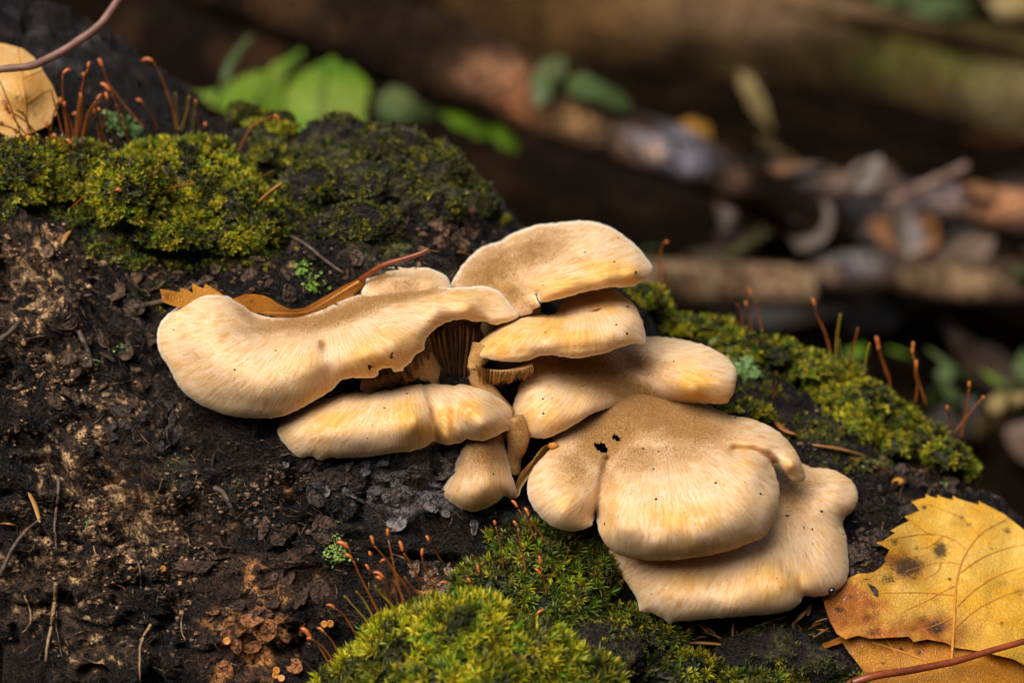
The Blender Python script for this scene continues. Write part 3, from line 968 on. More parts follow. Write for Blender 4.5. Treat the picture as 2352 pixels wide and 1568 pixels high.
class Cap:
    def __init__(self, outline, depth, rim=26, rimd=0.22, thick=0.8, grooves=(), brown=(), yellow=(), centre=None, lip=None,
                 holes=(), seed=0, und=0.03, step=4.6):
        self.seed = seed
        n = len(outline)
        O = np.asarray(outline, float)
        # closed spline, resampled evenly
        W = np.vstack([O[-3:], O, O[:4]])
        D = spline(W, len(W) * 30)
        i0, i1 = 3 * 30, 0
        u = np.linspace(0, len(W) - 1 - 1e-9, len(W) * 30)
        m = (u >= 3) & (u < 3 + n)
        D = D[m]
        L = np.r_[0, np.cumsum(np.hypot(*np.diff(np.vstack([D, D[:1]]), axis=0).T))]
        k = int(L[-1] / step)
        s = np.linspace(0, L[-1], k, endpoint=False)
        Dc = np.vstack([D, D[:1]])
        self.out = np.c_[np.interp(s, L, Dc[:, 0]), np.interp(s, L, Dc[:, 1])]
        self.out = self.out + 0.9 * np.c_[fbm(np.c_[self.out / 4, np.zeros(k)], 2, seed + 11), fbm(np.c_[self.out / 4, np.ones(k)], 2, seed + 12)] + 1.6 * np.c_[fbm(np.c_[self.out / 9, np.zeros(k)], 2, seed + 1), fbm(np.c_[self.out / 9, np.ones(k)], 2, seed + 2)]
        self.tps = TPS(depth)
        self.rim, self.rimd, self.thick, self.grooves, self.und = rim, rimd, thick, grooves, und
        self.brown, self.yellow, self.centre = brown, yellow, centre
        self.lip = lip
        self.holes = [np.asarray(h, float) for h in holes]

    def depth(self, x, y, e=None):
        if e is None:
            e, _ = polydist(self.out, x, y, True)
        d = self.tps(x, y)
        s = np.clip(e / self.rim, 0, 1)
        d = d + self.rimd * (1 - np.sqrt(np.clip(1 - (1 - s) ** 2, 0, 1)))
        for gr in self.grooves:
            line, wd, dp = gr[:3]
            g, _ = polydist(line, x, y)
            k = np.exp(-(g / wd) ** 2)
            if len(gr) > 3:                # a fold: only one side of the line dips under the other
                L_ = np.asarray(line, float)
                i = np.argmin(np.stack([polydist(L_[j:j + 2], x, y)[0] for j in range(len(L_) - 1)]), 0)
                t_ = (L_[1:] - L_[:-1])[i]
                s_ = (t_[:, 0] * (y - L_[i, 1]) - t_[:, 1] * (x - L_[i, 0])) / np.linalg.norm(t_, axis=1)
                k = k * sstep(-2.5, 2.5, s_ * gr[3])
            d = d + dp * k
        z = np.zeros(len(x))
        Q = np.c_[x / 90, y / 70, z]
        d = d + self.und * 1.6 * fbm(Q, 3, self.seed + 5) * np.clip(e / 20, 0, 1)
        return d

    def build(self, parent):
        rnd = np.random.default_rng(self.seed)
        out = self.out
        n = len(out)
        x0, y0 = out.min(0) - 2
        x1, y1 = out.max(0) + 2
        h = 5.2
        gx, gy = np.meshgrid(np.arange(x0, x1, h), np.arange(y0, y1, h * 0.87))
        gx = gx + (np.arange(gx.shape[0]) % 2)[:, None] * h / 2
        G = np.c_[gx.ravel(), gy.ravel()] + rnd.uniform(-0.9, 0.9, (gx.size, 2))
        e, _ = polydist(out, G[:, 0], G[:, 1], True)
        G = G[inside(out, G[:, 0], G[:, 1]) & (e > 5.4)]
        t = np.roll(out, -1, 0) - np.roll(out, 1, 0)
        t /= np.linalg.norm(t, axis=1)[:, None] + 1e-9
        nrm = np.c_[-t[:, 1], t[:, 0]]
        a = 0.5 * np.sum(out[:, 0] * np.roll(out[:, 1], -1) - np.roll(out[:, 0], -1) * out[:, 1])
        if a < 0:
            nrm = -nrm
        pts = [out]
        for off in (0.7, 2.2):
            q = out + nrm * off
            e, _ = polydist(out, q[:, 0], q[:, 1], True)
            pts.append(q[inside(out, q[:, 0], q[:, 1]) & (e > off * 0.8)])
        pts.append(G)
        P = np.vstack(pts)
        ed = [(i, (i + 1) % n) for i in range(n)]
        vo, _, fo, _, _, _ = delaunay_2d_cdt([Vector(q) for q in P], ed, [list(range(n))], 1, 1e-5)
        V2 = np.array([(q.x, q.y) for q in vo])
        F = np.array([f if len(f) == 3 else f[:3] for f in fo], int)
        x, y = V2[:, 0], V2[:, 1]
        e, par = polydist(out, x, y, True)
        d = self.depth(x, y, e)
        for hh in self.holes:
            c = V2[F].mean(1)
            F = F[~inside(hh, c[:, 0], c[:, 1])]
        bnd = e < 0.02
        ar = (V2[F[:, 1], 0] - V2[F[:, 0], 0]) * (V2[F[:, 2], 1] - V2[F[:, 0], 1]) - (V2[F[:, 1], 1] - V2[F[:, 0], 1]) * (V2[F[:, 2], 0] - V2[F[:, 0], 0])
        F = np.where((ar < 0)[:, None], F, F[:, ::-1])
        th = self.thick * np.sqrt(np.clip(1 - (1 - np.clip(e / 70, 0, 1)) ** 2, 0, 1))
        db = d + 0.012 + th
        nf = len(V2)
        idx = np.full(nf, -1)
        idx[bnd] = np.nonzero(bnd)[0]
        inn = np.nonzero(~bnd)[0]
        idx[inn] = nf + np.arange(len(inn))
        Vf = at(x, y, d)
        # the underside tucks in a little, so the body is rounder than its outline
        cx, cy = V2.mean(0)
        Vb = at(x[inn], y[inn], db[inn])
        V = np.vstack([Vf, Vb])
        Fb = idx[F][:, ::-1]
        zz = np.zeros(nf)
        br = np.zeros(nf)
        for bx, by, rx, ry, rot, am in self.brown:
            ca, sa = math.cos(math.radians(rot)), math.sin(math.radians(rot))
            ux, uy = (x - bx) * ca + (y - by) * sa, -(x - bx) * sa + (y - by) * ca
            br = np.maximum(br, am * np.exp(-((ux / rx) ** 2 + (uy / ry) ** 2) ** 0.85))
        ye = np.full(nf, 0.24)
        for bx, by, rx, ry, rot, am in self.yellow:
            ca, sa = math.cos(math.radians(rot)), math.sin(math.radians(rot))
            ux, uy = (x - bx) * ca + (y - by) * sa, -(x - bx) * sa + (y - by) * ca
            ye = np.maximum(ye, am * np.exp(-((ux / rx) ** 2 + (uy / ry) ** 2)))
        cxx, cyy = self.centre
        ang = np.arctan2(y - cyy, x - cxx)
        rad = np.hypot(x - cxx, y - cyy) / 100
        edge = np.exp(-(e / 3.4) ** 2) * 0.95
        if self.lip is not None:
            g, _ = polydist(self.lip, x, y)
            edge = edge * np.exp(-(g / 25) ** 2)
        at_ = dict(brown=br, yellow=ye, edge=edge, st=np.c_[ang, rad, zz])
        full = {k: np.concatenate([q, q[inn]]) for k, q in at_.items()}
        o = mk('cap', V, [F, Fb], M_CAP, parent, attrs=full)
        self.fuzz(parent, V2, F, br)
        return o

    def fuzz(self, parent, V2, F, br):
        """short upright hairs of the velvety brown parts"""
        r = np.random.default_rng(self.seed + 40)
        a = V2[F]
        wgt = br[F].mean(1)
        ar = 0.5 * np.abs((a[:, 1, 0] - a[:, 0, 0]) * (a[:, 2, 1] - a[:, 0, 1]) - (a[:, 1, 1] - a[:, 0, 1]) * (a[:, 2, 0] - a[:, 0, 0]))
        pw = ar * np.clip(wgt - .32, 0, .5)
        n = int(min(7000, pw.sum() * 0.55))
        if n < 20:
            return
        f = r.choice(len(F), n, p=pw / pw.sum())
        u = r.random((n, 2))
        u = np.where((u.sum(1) > 1)[:, None], 1 - u, u)
        q = a[f, 0] + (a[f, 1] - a[f, 0]) * u[:, :1] + (a[f, 2] - a[f, 0]) * u[:, 1:]
        p = self.point(q[:, 0], q[:, 1])
        px_ = self.point(q[:, 0] + 1.5, q[:, 1]) - p
        py_ = self.point(q[:, 0], q[:, 1] + 1.5) - p
        nn = np.cross(py_, px_)
        nn /= np.linalg.norm(nn, axis=1)[:, None] + 1e-9
        nn = np.where((nn @ FWD > 0)[:, None], -nn, nn)
        nn = nn + r.normal(0, .45, (n, 3)) + np.array([0, 0, .35])
        nn /= np.linalg.norm(nn, axis=1)[:, None]
        L = r.uniform(.018, .045, n)[:, None]
        sd_ = np.cross(nn, FWD)
        sd_ /= np.linalg.norm(sd_, axis=1)[:, None] + 1e-9
        w_ = 0.0045
        V = np.stack([p - sd_ * w_, p + sd_ * w_, p + nn * L], 1).reshape(-1, 3)
        o = mk('fuzz', V, np.arange(3 * n).reshape(-1, 3), M_FUZZ, parent)
        tag(o, kind='stuff')

    def point(self, x, y):
        x, y = np.atleast_1d(np.asarray(x, float)), np.atleast_1d(np.asarray(y, float))
        return at(x, y, self.depth(x, y))


ICO = None


def blob(c, r, k=0, squash=(1, 1, 1), lump=0.3, n=6, m=8):
    """small lumpy pebble"""
    th = np.linspace(0, math.pi, n)
    ph = np.linspace(0, 2 * math.pi, m, endpoint=False)
    T, Pp = np.meshgrid(th, ph, indexing='ij')
    V = np.stack([np.sin(T) * np.cos(Pp), np.sin(T) * np.sin(Pp), np.cos(T)], -1).reshape(-1, 3)
    V = V * (1 + lump * fbm(V * 1.3 + k * 3.7, 2, k))[:, None]
    return np.asarray(c) + V * np.asarray(squash) * r, grid_faces(n, m, True)


def specks(cap, parent, n, seed, given=(), smin=0.005, smax=0.014):
    r = np.random.default_rng(seed)
    lo, hi = cap.out.min(0), cap.out.max(0)
    B = Bag()
    pts = list(given)
    while len(pts) < n + len(given):
        q = r.uniform(lo, hi)
        e, _ = polydist(cap.out, q[:1], q[1:], True)
        if inside(cap.out, q[:1], q[1:])[0] and e[0] > 8:
            pts.append((q[0], q[1], r.uniform(smin, smax) * (1 + r.random() ** 6)))
    for i, (x, y, s) in enumerate(pts):
        p = cap.point(x, y)[0]
        s = s * 0.72
        V, F = blob(p, s, i, (r.uniform(.7, 1.4), r.uniform(.7, 1.2), r.uniform(.7, 1.2)), 0.5, 4, 6)
        B.add(V, F)
    o = B.out('soil_specks', M_SPECK, parent)
    tag(o, kind='stuff')
    return o


def stem(parent, path, rad, k=0, name='stem', mat=None):
    P = spline(at(*np.array(path, float).T), 14)
    rr = np.interp(np.linspace(0, 1, 14), np.linspace(0, 1, len(rad)), rad)
    V, F = tube(P, rr, 14, 0.18, k)
    n = len(V)
    return mk(name, V, F, mat or M_CAP, parent, attrs=dict(brown=np.full(n, 0.75), yellow=np.full(n, 0.6), edge=np.zeros(n), st=np.c_[np.arange(n) * 0.1, np.zeros(n), np.zeros(n)]))


GROUP = 'mushrooms growing in a cluster on the log'


def mushroom(label, base):
    e = empty('mushroom', at(*base))
    return tag(e, label, 'mushroom', GROUP)


def gills(parent, outer, inner, n, drop, k=0, mat=None):
    """separate thin plates from under the margin (outer) to the stem (inner); each hangs down by drop (cm)"""
    O = spline(at(*np.array(outer, float).T), n)
    I = spline(at(*np.array(inner, float).T), n)
    r = np.random.default_rng(k)
    for i in range(n):
        m = 6
        t = np.linspace(0, 1, m)[:, None]
        top = O[i] * (1 - t) + I[i] * t + UP * 0.10 * np.sin(t * math.pi)
        dr = drop * r.uniform(0.75, 1.2) * np.sin(np.clip(t * 1.25 + 0.12, 0, 1) * math.pi * 0.75 + 0.15) * (1 + 0.25 * r.uniform(-1, 1, (m, 1)))
        bot = top - UP * dr + RIGHT * r.uniform(-0.03, 0.03)
        side = np.cross(I[i] - O[i], UP)
        side = side / np.linalg.norm(side) * 0.011
        V = np.vstack([top - side, bot, top + side])
        j = np.arange(m - 1)
        F = np.vstack([np.c_[j, j + 1, j + 1 + m, j + m], np.c_[j + m, j + m + 1, j + 1 + 2 * m, j + 2 * m]])
        mk('gill', V, F, mat or M_GILL, parent)
# A: the widest cap, at the left, dished, with a torn bite in its margin
A = Cap(
    c1([(230, 578), (180, 605), (110, 655), (65, 710), (47, 780), (52, 850), (75, 910), (110, 960), (135, 1010), (160, 1060), (200, 1115), (260, 1170),
        (330, 1215), (420, 1250), (520, 1278), (640, 1287), (760, 1285), (850, 1262), (930, 1225), (1010, 1180), (1080, 1140), (1130, 1105), (1155, 1075),
        (1180, 1052), (1230, 1040), (1300, 1043), (1375, 1036), (1404, 1020), (1402, 1000), (1440, 980), (1488, 979), (1492, 1000), (1558, 995), (1560, 975), (1600, 950),
        (1630, 900), (1680, 870), (1690, 820), (1712, 780), (1760, 735), (1830, 697), (1920, 679), (1990, 696), (2060, 697), (2110, 716), (2180, 700), (2262, 665),
        (2225, 610), (2190, 560), (2140, 512), (2090, 489), (2030, 478), (1960, 482), (1850, 490), (1800, 480), (1700, 465), (1620, 462), (1540, 475),
        (1450, 495), (1370, 508), (1300, 522), (1220, 550), (1150, 580), (1080, 615), (1000, 640), (900, 662), (800, 670), (720, 665), (660, 650), (612, 628),
        (570, 592), (520, 560), (470, 538), (400, 527), (330, 535), (270, 555)]),
    c1([(400, 535, 45.9), (230, 590, 45.75), (60, 780, 45.55), (150, 1030, 45.1), (350, 1210, 44.85), (640, 1280, 44.55), (850, 1250, 44.4), (1080, 1130, 44.45),
        (1200, 1045, 44.45), (1400, 1010, 44.3), (1560, 985, 44.5), (1690, 830, 44.75), (1830, 700, 45.1), (2000, 695, 45.2), (2150, 690, 45.35), (2250, 665, 45.55),
        (2140, 520, 46.0), (1980, 485, 46.1), (1700, 468, 46.4), (1450, 495, 46.35), (1150, 585, 46.25), (900, 662, 46.25), (700, 662, 46.1), (560, 590, 46.0),
        (400, 640, 45.2), (250, 760, 44.85), (420, 850, 44.35), (250, 950, 44.75), (560, 1000, 44.05), (400, 1100, 44.4), (700, 1150, 44.0), (700, 800, 44.95), (620, 700, 45.5), (900, 760, 45.15),
        (1150, 680, 45.45), (1400, 600, 45.6), (1650, 550, 45.6), (1900, 530, 45.45), (1250, 760, 44.7), (1500, 680, 44.75), (1750, 610, 44.85), (950, 950, 43.95), (1120, 900, 44.2),
        (1300, 900, 43.95), (1500, 820, 44.1), (1950, 600, 44.9), (1020, 1080, 44.15)]),
    rim=24, rimd=0.2, thick=0.9, seed=101, centre=c1([(1080, 560)])[0],
    grooves=[(c1([(1100, 1060), (1110, 950), (1060, 830)]), 22, 0.10), (c1([(1060, 830), (1068, 850)]), 8, 0.22), (c1([(700, 660), (850, 720), (1100, 680), (1350, 590)]), 30, 0.08)],
    brown=[tuple(c1([(900, 700)])[0]) + (140, 22, -8, 1.0), tuple(c1([(1200, 640)])[0]) + (150, 26, -19, 1.1), tuple(c1([(1500, 530)])[0]) + (150, 24, -12, 1.2),
           tuple(c1([(600, 650)])[0]) + (55, 22, 40, 0.6), tuple(c1([(1060, 840)])[0]) + (10, 14, 0, 0.9), tuple(c1([(2120, 690)])[0]) + (40, 8, 0, 0.5)],
    yellow=[tuple(c1([(1500, 850)])[0]) + (150, 60, -28, 1.0), tuple(c1([(1900, 560)])[0]) + (110, 45, 5, 0.7), tuple(c1([(850, 1000)])[0]) + (90, 60, -30, 0.7),
            tuple(c1([(200, 950)])[0]) + (50, 40, 50, 0.6), tuple(c1([(1000, 900)])[0]) + (60, 60, 0, 0.5)],
    holes=[c1([(1462, 930), (1478, 925), (1470, 905), (1482, 885), (1496, 882), (1490, 905), (1488, 918), (1470, 936)]),
           c1([(1342, 968), (1356, 962), (1362, 978), (1352, 992), (1340, 985)]), c1([(1366, 960), (1376, 962), (1372, 976), (1364, 974)])])
mA = mushroom('widest dished cap, pale cream with a torn hollow margin, leftmost of the cluster', (700, 940, 46.2))
A.build(mA)
specks(A, mA, 26, 1, [tuple(c1([(1140, 590)])[0]) + (0.045,), tuple(c1([(1150, 592)])[0]) + (0.035,), tuple(c1([(960, 715)])[0]) + (0.02,), tuple(c1([(775, 873)])[0]) + (0.025,), tuple(c1([(150, 745)])[0]) + (.02,)])
stem(mA, [(880, 760, 45.6), (950, 850, 46.0), (1000, 930, 46.8)], [0.75, 0.5, 0.55], 3)
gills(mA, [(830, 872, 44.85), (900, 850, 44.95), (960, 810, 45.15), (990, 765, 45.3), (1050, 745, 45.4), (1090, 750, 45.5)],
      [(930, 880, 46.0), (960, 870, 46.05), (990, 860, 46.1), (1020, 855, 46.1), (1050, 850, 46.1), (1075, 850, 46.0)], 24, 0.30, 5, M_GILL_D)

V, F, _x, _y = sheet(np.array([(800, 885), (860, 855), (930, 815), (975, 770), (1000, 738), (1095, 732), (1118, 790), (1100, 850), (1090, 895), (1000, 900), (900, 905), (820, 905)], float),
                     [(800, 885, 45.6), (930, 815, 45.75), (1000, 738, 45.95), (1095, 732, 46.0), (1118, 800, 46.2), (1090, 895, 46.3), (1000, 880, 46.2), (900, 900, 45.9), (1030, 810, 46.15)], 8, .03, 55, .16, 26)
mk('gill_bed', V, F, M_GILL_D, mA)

# B: small cap behind A
B_ = Cap(c1([(1300, 520), (1320, 470), (1345, 405), (1400, 376), (1480, 362), (1580, 357), (1680, 362), (1760, 385), (1820, 420), (1845, 460), (1848, 500),
             (1780, 560), (1650, 600), (1500, 610), (1360, 580)]),
         c1([(1310, 480, 46.35), (1400, 380, 46.75), (1580, 360, 46.85), (1760, 388, 46.75), (1845, 470, 46.45), (1580, 420, 46.25), (1450, 450, 46.15), (1720, 450, 46.20),
             (1600, 600, 46.15), (1400, 560, 46.20), (1580, 500, 46.05)]),
         rim=16, rimd=0.15, thick=0.5, seed=140, centre=c1([(1550, 600)])[0], brown=[tuple(c1([(1420, 430)])[0]) + (40, 24, -20, 0.75), tuple(c1([(1560, 470)])[0]) + (70, 22, 0, 0.6)],
         yellow=[tuple(c1([(1700, 420)])[0]) + (60, 40, 0, 0.5)])
mB = mushroom('small rounded tan cap half hidden behind the widest cap, under the leaf stalk', (940, 690, 46.55))
B_.build(mB)
stem(mB, [(940, 660, 46.45), (945, 690, 46.95)], [0.3, 0.35], 4)

# C: topmost cap
Cc = Cap(
    c2([(75, 440), (85, 400), (130, 330), (160, 290), (210, 240), (270, 205), (340, 185), (400, 150), (480, 115), (560, 92), (650, 83), (700, 76), (800, 70), (880, 80),
        (960, 110), (1040, 160), (1100, 210), (1150, 270), (1180, 310), (1185, 345), (1165, 380), (1120, 410), (1070, 432), (1000, 436), (930, 440), (850, 455), (770, 475),
        (690, 498), (620, 512), (572, 517), (556, 500), (546, 474), (549, 500), (566, 540), (532, 560), (518, 582), (480, 590), (430, 600), (380, 590), (320, 560), (250, 520), (150, 475)]),
    c2([(75, 435, 46.9), (160, 290, 47.5), (340, 185, 48.0), (560, 92, 48.3), (800, 70, 48.2), (1000, 130, 47.6), (1150, 270, 46.8), (1185, 345, 46.3), (1070, 430, 45.9),
        (850, 455, 45.55), (690, 498, 45.45), (575, 515, 45.5), (540, 560, 45.6), (430, 595, 45.75), (250, 520, 46.2), (250, 380, 46.75), (450, 280, 46.9), (650, 190, 47.2), (850, 170, 46.9),
        (370, 470, 46.25), (500, 400, 46.1), (640, 320, 46.1), (850, 280, 46.05), (1020, 300, 45.95), (600, 430, 45.5), (760, 380, 45.45), (930, 360, 45.4), (1080, 350, 45.6),
        (700, 445, 45.35)]),
    rim=20, rimd=0.18, thick=0.8, seed=160, centre=c2([(380, 480)])[0],
    grooves=[(c2([(380, 470), (500, 390), (620, 310)]), 12, 0.07), (c2([(545, 470), (470, 440)]), 8, 0.08)],
    brown=[tuple(c2([(300, 350)])[0]) + (95, 62, -35, 1.0), tuple(c2([(520, 240)])[0]) + (110, 50, -25, 0.85), tuple(c2([(420, 480)])[0]) + (40, 30, -35, 0.9), tuple(c2([(490, 540)])[0]) + (45, 26, 0, 0.6),
           tuple(c2([(760, 280)])[0]) + (60, 16, -5, 0.4)],
    yellow=[tuple(c2([(800, 370)])[0]) + (130, 35, -15, 1.1), tuple(c2([(1050, 360)])[0]) + (60, 40, 20, 1.0), tuple(c2([(650, 440)])[0]) + (60, 30, -15, 0.8)])
mC = mushroom('topmost domed cap, brown on its crown and yellow at the curled front rim', (1240, 760, 47.5))
Cc.build(mC)
specks(Cc, mC, 22, 2, [tuple(c2([(975, 298)])[0]) + (0.035,), tuple(c2([(1093, 357)])[0]) + (0.045,), tuple(c2([(210, 427)])[0]) + (0.03,), tuple(c2([(996, 168)])[0]) + (0.03,), tuple(c2([(816, 245)])[0]) + (0.025,)])
stem(mC, [(1190, 640, 46.6), (1180, 720, 46.9), (1160, 800, 47.6)], [0.45, 0.5, 0.6], 6)

# D: cap under C, with its gills showing
D_ = Cap(
    c2([(176, 852), (184, 805), (230, 742), (290, 692), (350, 652), (430, 616), (500, 598), (560, 590), (630, 588), (652, 575), (672, 535), (720, 492), (790, 462), (870, 446), (950, 441),
        (1000, 465), (1050, 500), (1090, 540), (1115, 590), (1140, 650), (1150, 712), (1143, 750), (1080, 748), (1000, 770), (930, 798), (850, 815), (760, 828), (700, 820), (620, 812),
        (560, 818), (500, 838), (430, 850), (340, 842), (265, 830), (220, 838), (195, 858)]),
    c2([(180, 840, 45.35), (290, 692, 45.55), (430, 616, 45.75), (560, 592, 45.9), (650, 580, 46.2), (720, 492, 46.7), (870, 446, 47.0), (1000, 465, 46.8), (1110, 580, 46.1), (1150, 712, 45.55),
        (1000, 770, 45.0), (850, 815, 44.85), (700, 820, 44.8), (560, 818, 44.8), (430, 848, 44.85), (265, 832, 45.1), (700, 585, 46.05), (850, 560, 45.95), (1000, 560, 45.85), (900, 500, 46.45),
        (500, 640, 45.25), (650, 640, 45.2), (800, 630, 45.15), (950, 620, 45.2), (1070, 620, 45.4), (330, 740, 45.05), (500, 720, 44.75), (650, 720, 44.7), (800, 720, 44.7), (950, 700, 44.8), (1070, 700, 45.1)]),
    rim=18, rimd=0.16, thick=0.45, seed=180, centre=c2([(800, 420)])[0],
    grooves=[(c2([(220, 835), (400, 800), (560, 785), (760, 775), (950, 760)]), 5, 0.02), (c2([(1100, 700), (1060, 600)]), 14, 0.05)],
    brown=[tuple(c2([(620, 585)])[0]) + (60, 10, 0, 0.7), tuple(c2([(250, 690)])[0]) + (40, 14, -40, 0.45), tuple(c2([(720, 560)])[0]) + (30, 12, 0, .35)],
    yellow=[tuple(c2([(600, 700)])[0]) + (190, 60, -3, 1.1), tuple(c2([(950, 520)])[0]) + (70, 40, 0, 0.8), tuple(c2([(350, 760)])[0]) + (60, 40, 0, 1.0)],
    lip=c2([(180, 850), (265, 830), (430, 850), (560, 818), (700, 820), (850, 815), (1000, 770), (1143, 750), (1150, 700)]))
mD = mushroom('rolled yellow cap under the topmost one, torn gills hanging below its rim', (1170, 930, 46.5))
D_.build(mD)
specks(D_, mD, 12, 3, [tuple(c2([(1047, 545)])[0]) + (0.04,), tuple(c2([(986, 645)])[0]) + (.03,), tuple(c2([(1044, 690)])[0]) + (.03,)])
stem(mD, [(1110, 800, 45.5), (1088, 850, 45.4), (1112, 892, 45.5), (1165, 960, 45.6), (1200, 1010, 46.3)], [0.22, 0.11, 0.15, 0.2, 0.3], 7)
gills(mD, [(1092, 838, 45.15), (1120, 846, 45.05), (1160, 850, 44.98), (1200, 846, 44.95), (1222, 838, 44.95)],
      [(1108, 888, 45.6), (1118, 888, 45.7), (1130, 884, 45.8), (1165, 870, 45.9), (1200, 850, 45.9)], 24, 0.22, 9, M_GILL_P)

# E: right middle cap
E_ = Cap(
    c2([(490, 870), (470, 935), (445, 1000), (425, 1060), (412, 1110), (412, 1160), (425, 1205), (460, 1240), (510, 1262), (570, 1270), (640, 1255), (720, 1215), (790, 1175), (850, 1135),
        (930, 1105), (1000, 1085), (1090, 1075), (1200, 1085), (1320, 1082), (1420, 1076), (1500, 1078), (1590, 1079), (1612, 1055), (1632, 1020), (1650, 950), (1652, 905), (1630, 858), (1580, 810), (1500, 765), (1400, 735),
        (1300, 716), (1150, 708), (1020, 720), (850, 760), (650, 790), (540, 815)]),
    c2([(490, 870, 46.1), (412, 1110, 45.6), (460, 1240, 45.1), (570, 1270, 44.85), (720, 1215, 44.85), (850, 1135, 45.1), (1000, 1085, 45.9), (1200, 1090, 46.3), (1400, 1078, 46.0), (1590, 1079, 45.6),
        (1650, 930, 45.7), (1580, 812, 46.4), (1400, 737, 47.2), (1150, 710, 47.5), (850, 760, 46.7), (560, 815, 46.5), (600, 900, 45.75), (540, 1020, 45.1), (560, 1150, 44.7), (680, 1130, 44.7),
        (700, 960, 45.55), (850, 900, 46.1), (850, 1040, 45.35), (1000, 950, 46.15), (1100, 1000, 46.1), (1150, 830, 46.5), (1300, 830, 46.2), (1450, 850, 45.75), (1300, 950, 45.55), (1450, 960, 45.25), (1400, 1030, 45.4), (1560, 960, 45.3)]),
    rim=22, rimd=0.18, thick=0.6, seed=200, centre=c2([(950, 780)])[0],
    grooves=[(c2([(640, 850), (800, 930), (950, 990), (1100, 1040)]), 26, 0.06)],
    brown=[tuple(c2([(850, 900)])[0]) + (105, 48, 22, 1.2), tuple(c2([(1050, 1000)])[0]) + (90, 36, 25, 1.2), tuple(c2([(1120, 860)])[0]) + (75, 40, 10, 0.75), tuple(c2([(650, 870)])[0]) + (50, 16, 20, 0.6), tuple(c2([(1200, 1060)])[0]) + (60, 18, 10, .8)],
    yellow=[tuple(c2([(1420, 960)])[0]) + (90, 45, 15, 1.1), tuple(c2([(600, 1150)])[0]) + (90, 45, -15, 0.8), tuple(c2([(780, 1080)])[0]) + (60, 30, -25, 0.7)],
    lip=c2([(425, 1205), (510, 1262), (640, 1255), (850, 1135), (930, 1105)]))
mE = mushroom('tan two lobed cap behind the largest front cap, with a brown hollow', (1400, 980, 47.0))
E_.build(mE)
specks(E_, mE, 26, 4, [tuple(c2([(582, 1053)])[0]) + (0.03,), tuple(c2([(585, 1133)])[0]) + (.028,), tuple(c2([(1303, 845)])[0]) + (.03,)])
stem(mE, [(1330, 930, 46.3), (1320, 1000, 46.7), (1310, 1050, 47.2)], [0.6, 0.6, 0.6], 8)

# F: long low cap under A with three lobes
F_ = Cap(
    c1([(785, 1380), (790, 1330), (815, 1285), (870, 1245), (950, 1205), (1050, 1160), (1130, 1125), (1220, 1108), (1330, 1112), (1430, 1107), (1520, 1090), (1600, 1070), (1690, 1063),
        (1760, 1077), (1850, 1085), (1920, 1080), (2000, 1090), (2070, 1115), (2130, 1150), (2180, 1190), (2215, 1230), (2225, 1280), (2238, 1350), (2230, 1402), (2200, 1362),
        (2160, 1376), (2100, 1405), (2040, 1425), (1985, 1420), (1940, 1412), (1905, 1440), (1830, 1446), (1765, 1436), (1740, 1430), (1680, 1465), (1600, 1490), (1500, 1496),
        (1400, 1514), (1300, 1525), (1180, 1531), (1090, 1530), (1050, 1548), (1000, 1522), (930, 1530), (880, 1500), (830, 1452)]),
    c1([(785, 1380, 45.1), (870, 1245, 45.4), (1130, 1125, 45.6), (1330, 1112, 45.6), (1520, 1092, 45.5), (1690, 1065, 45.55), (1920, 1082, 45.5), (2130, 1150, 45.3), (2225, 1290, 44.9), (2215, 1390, 44.7),
        (2100, 1405, 44.35), (1985, 1420, 44.3), (1830, 1445, 44.45), (1740, 1430, 44.4), (1600, 1490, 44.2), (1300, 1525, 44.25), (1000, 1525, 44.5), (840, 1455, 44.8), (900, 1380, 44.5), (1000, 1250, 44.7),
        (1200, 1180, 44.75), (1400, 1170, 44.65), (1600, 1150, 44.65), (1750, 1140, 44.85), (1900, 1130, 44.85), (2050, 1160, 44.7), (1100, 1380, 43.95), (1300, 1330, 43.85), (1500, 1300, 43.75), (1640, 1280, 43.75),
        (1600, 1400, 43.8), (1300, 1440, 43.9), (1810, 1280, 44.25), (1810, 1380, 44.2), (2000, 1260, 43.9), (2030, 1350, 43.9), (2130, 1270, 44.2), (1950, 1340, 44.0)]),
    rim=20, rimd=0.18, thick=0.5, seed=220, centre=c1([(1550, 900)])[0],
    grooves=[(c1([(1690, 1140), (1725, 1230), (1742, 1340), (1745, 1440)]), 26, 0.30, -1), (c1([(1905, 1190), (1885, 1280), (1882, 1350), (1920, 1418)]), 26, 0.30, 1), (c1([(1600, 1240), (1640, 1330)]), 36, -0.16), (c1([(1815, 1230), (1820, 1400)]), 17, -0.14), (c1([(1990, 1240), (2040, 1320)]), 36, -0.24)],
    brown=[tuple(c1([(1650, 1080)])[0]) + (160, 12, -3, 0.35), tuple(c1([(2100, 1200)])[0]) + (40, 14, 50, 0.3)],
    yellow=[tuple(c1([(1200, 1300)])[0]) + (130, 50, -12, 0.8), tuple(c1([(1620, 1280)])[0]) + (60, 50, 20, 1.2), tuple(c1([(1810, 1300)])[0]) + (30, 50, 0, 1.1), tuple(c1([(2000, 1240)])[0]) + (45, 30, 0, 1.2), tuple(c1([(1430, 1200)])[0]) + (60, 24, 0, .6)],
    lip=c1([(785, 1380), (880, 1500), (1050, 1548), (1300, 1525), (1600, 1490), (1740, 1430), (1830, 1446), (1985, 1420), (2100, 1405), (2200, 1362)]))
mF = mushroom('long low honey coloured cap with knuckle-like lobes, tucked under the widest cap', (900, 1000, 45.6))
F_.build(mF)
specks(F_, mF, 18, 5, [tuple(c1([(1580, 1138)])[0]) + (0.03,), tuple(c1([(1440, 1225)])[0]) + (.028,)])
stem(mF, [(950, 960, 44.9), (960, 980, 45.4), (960, 1000, 45.9)], [0.45, 0.5, 0.5], 10)
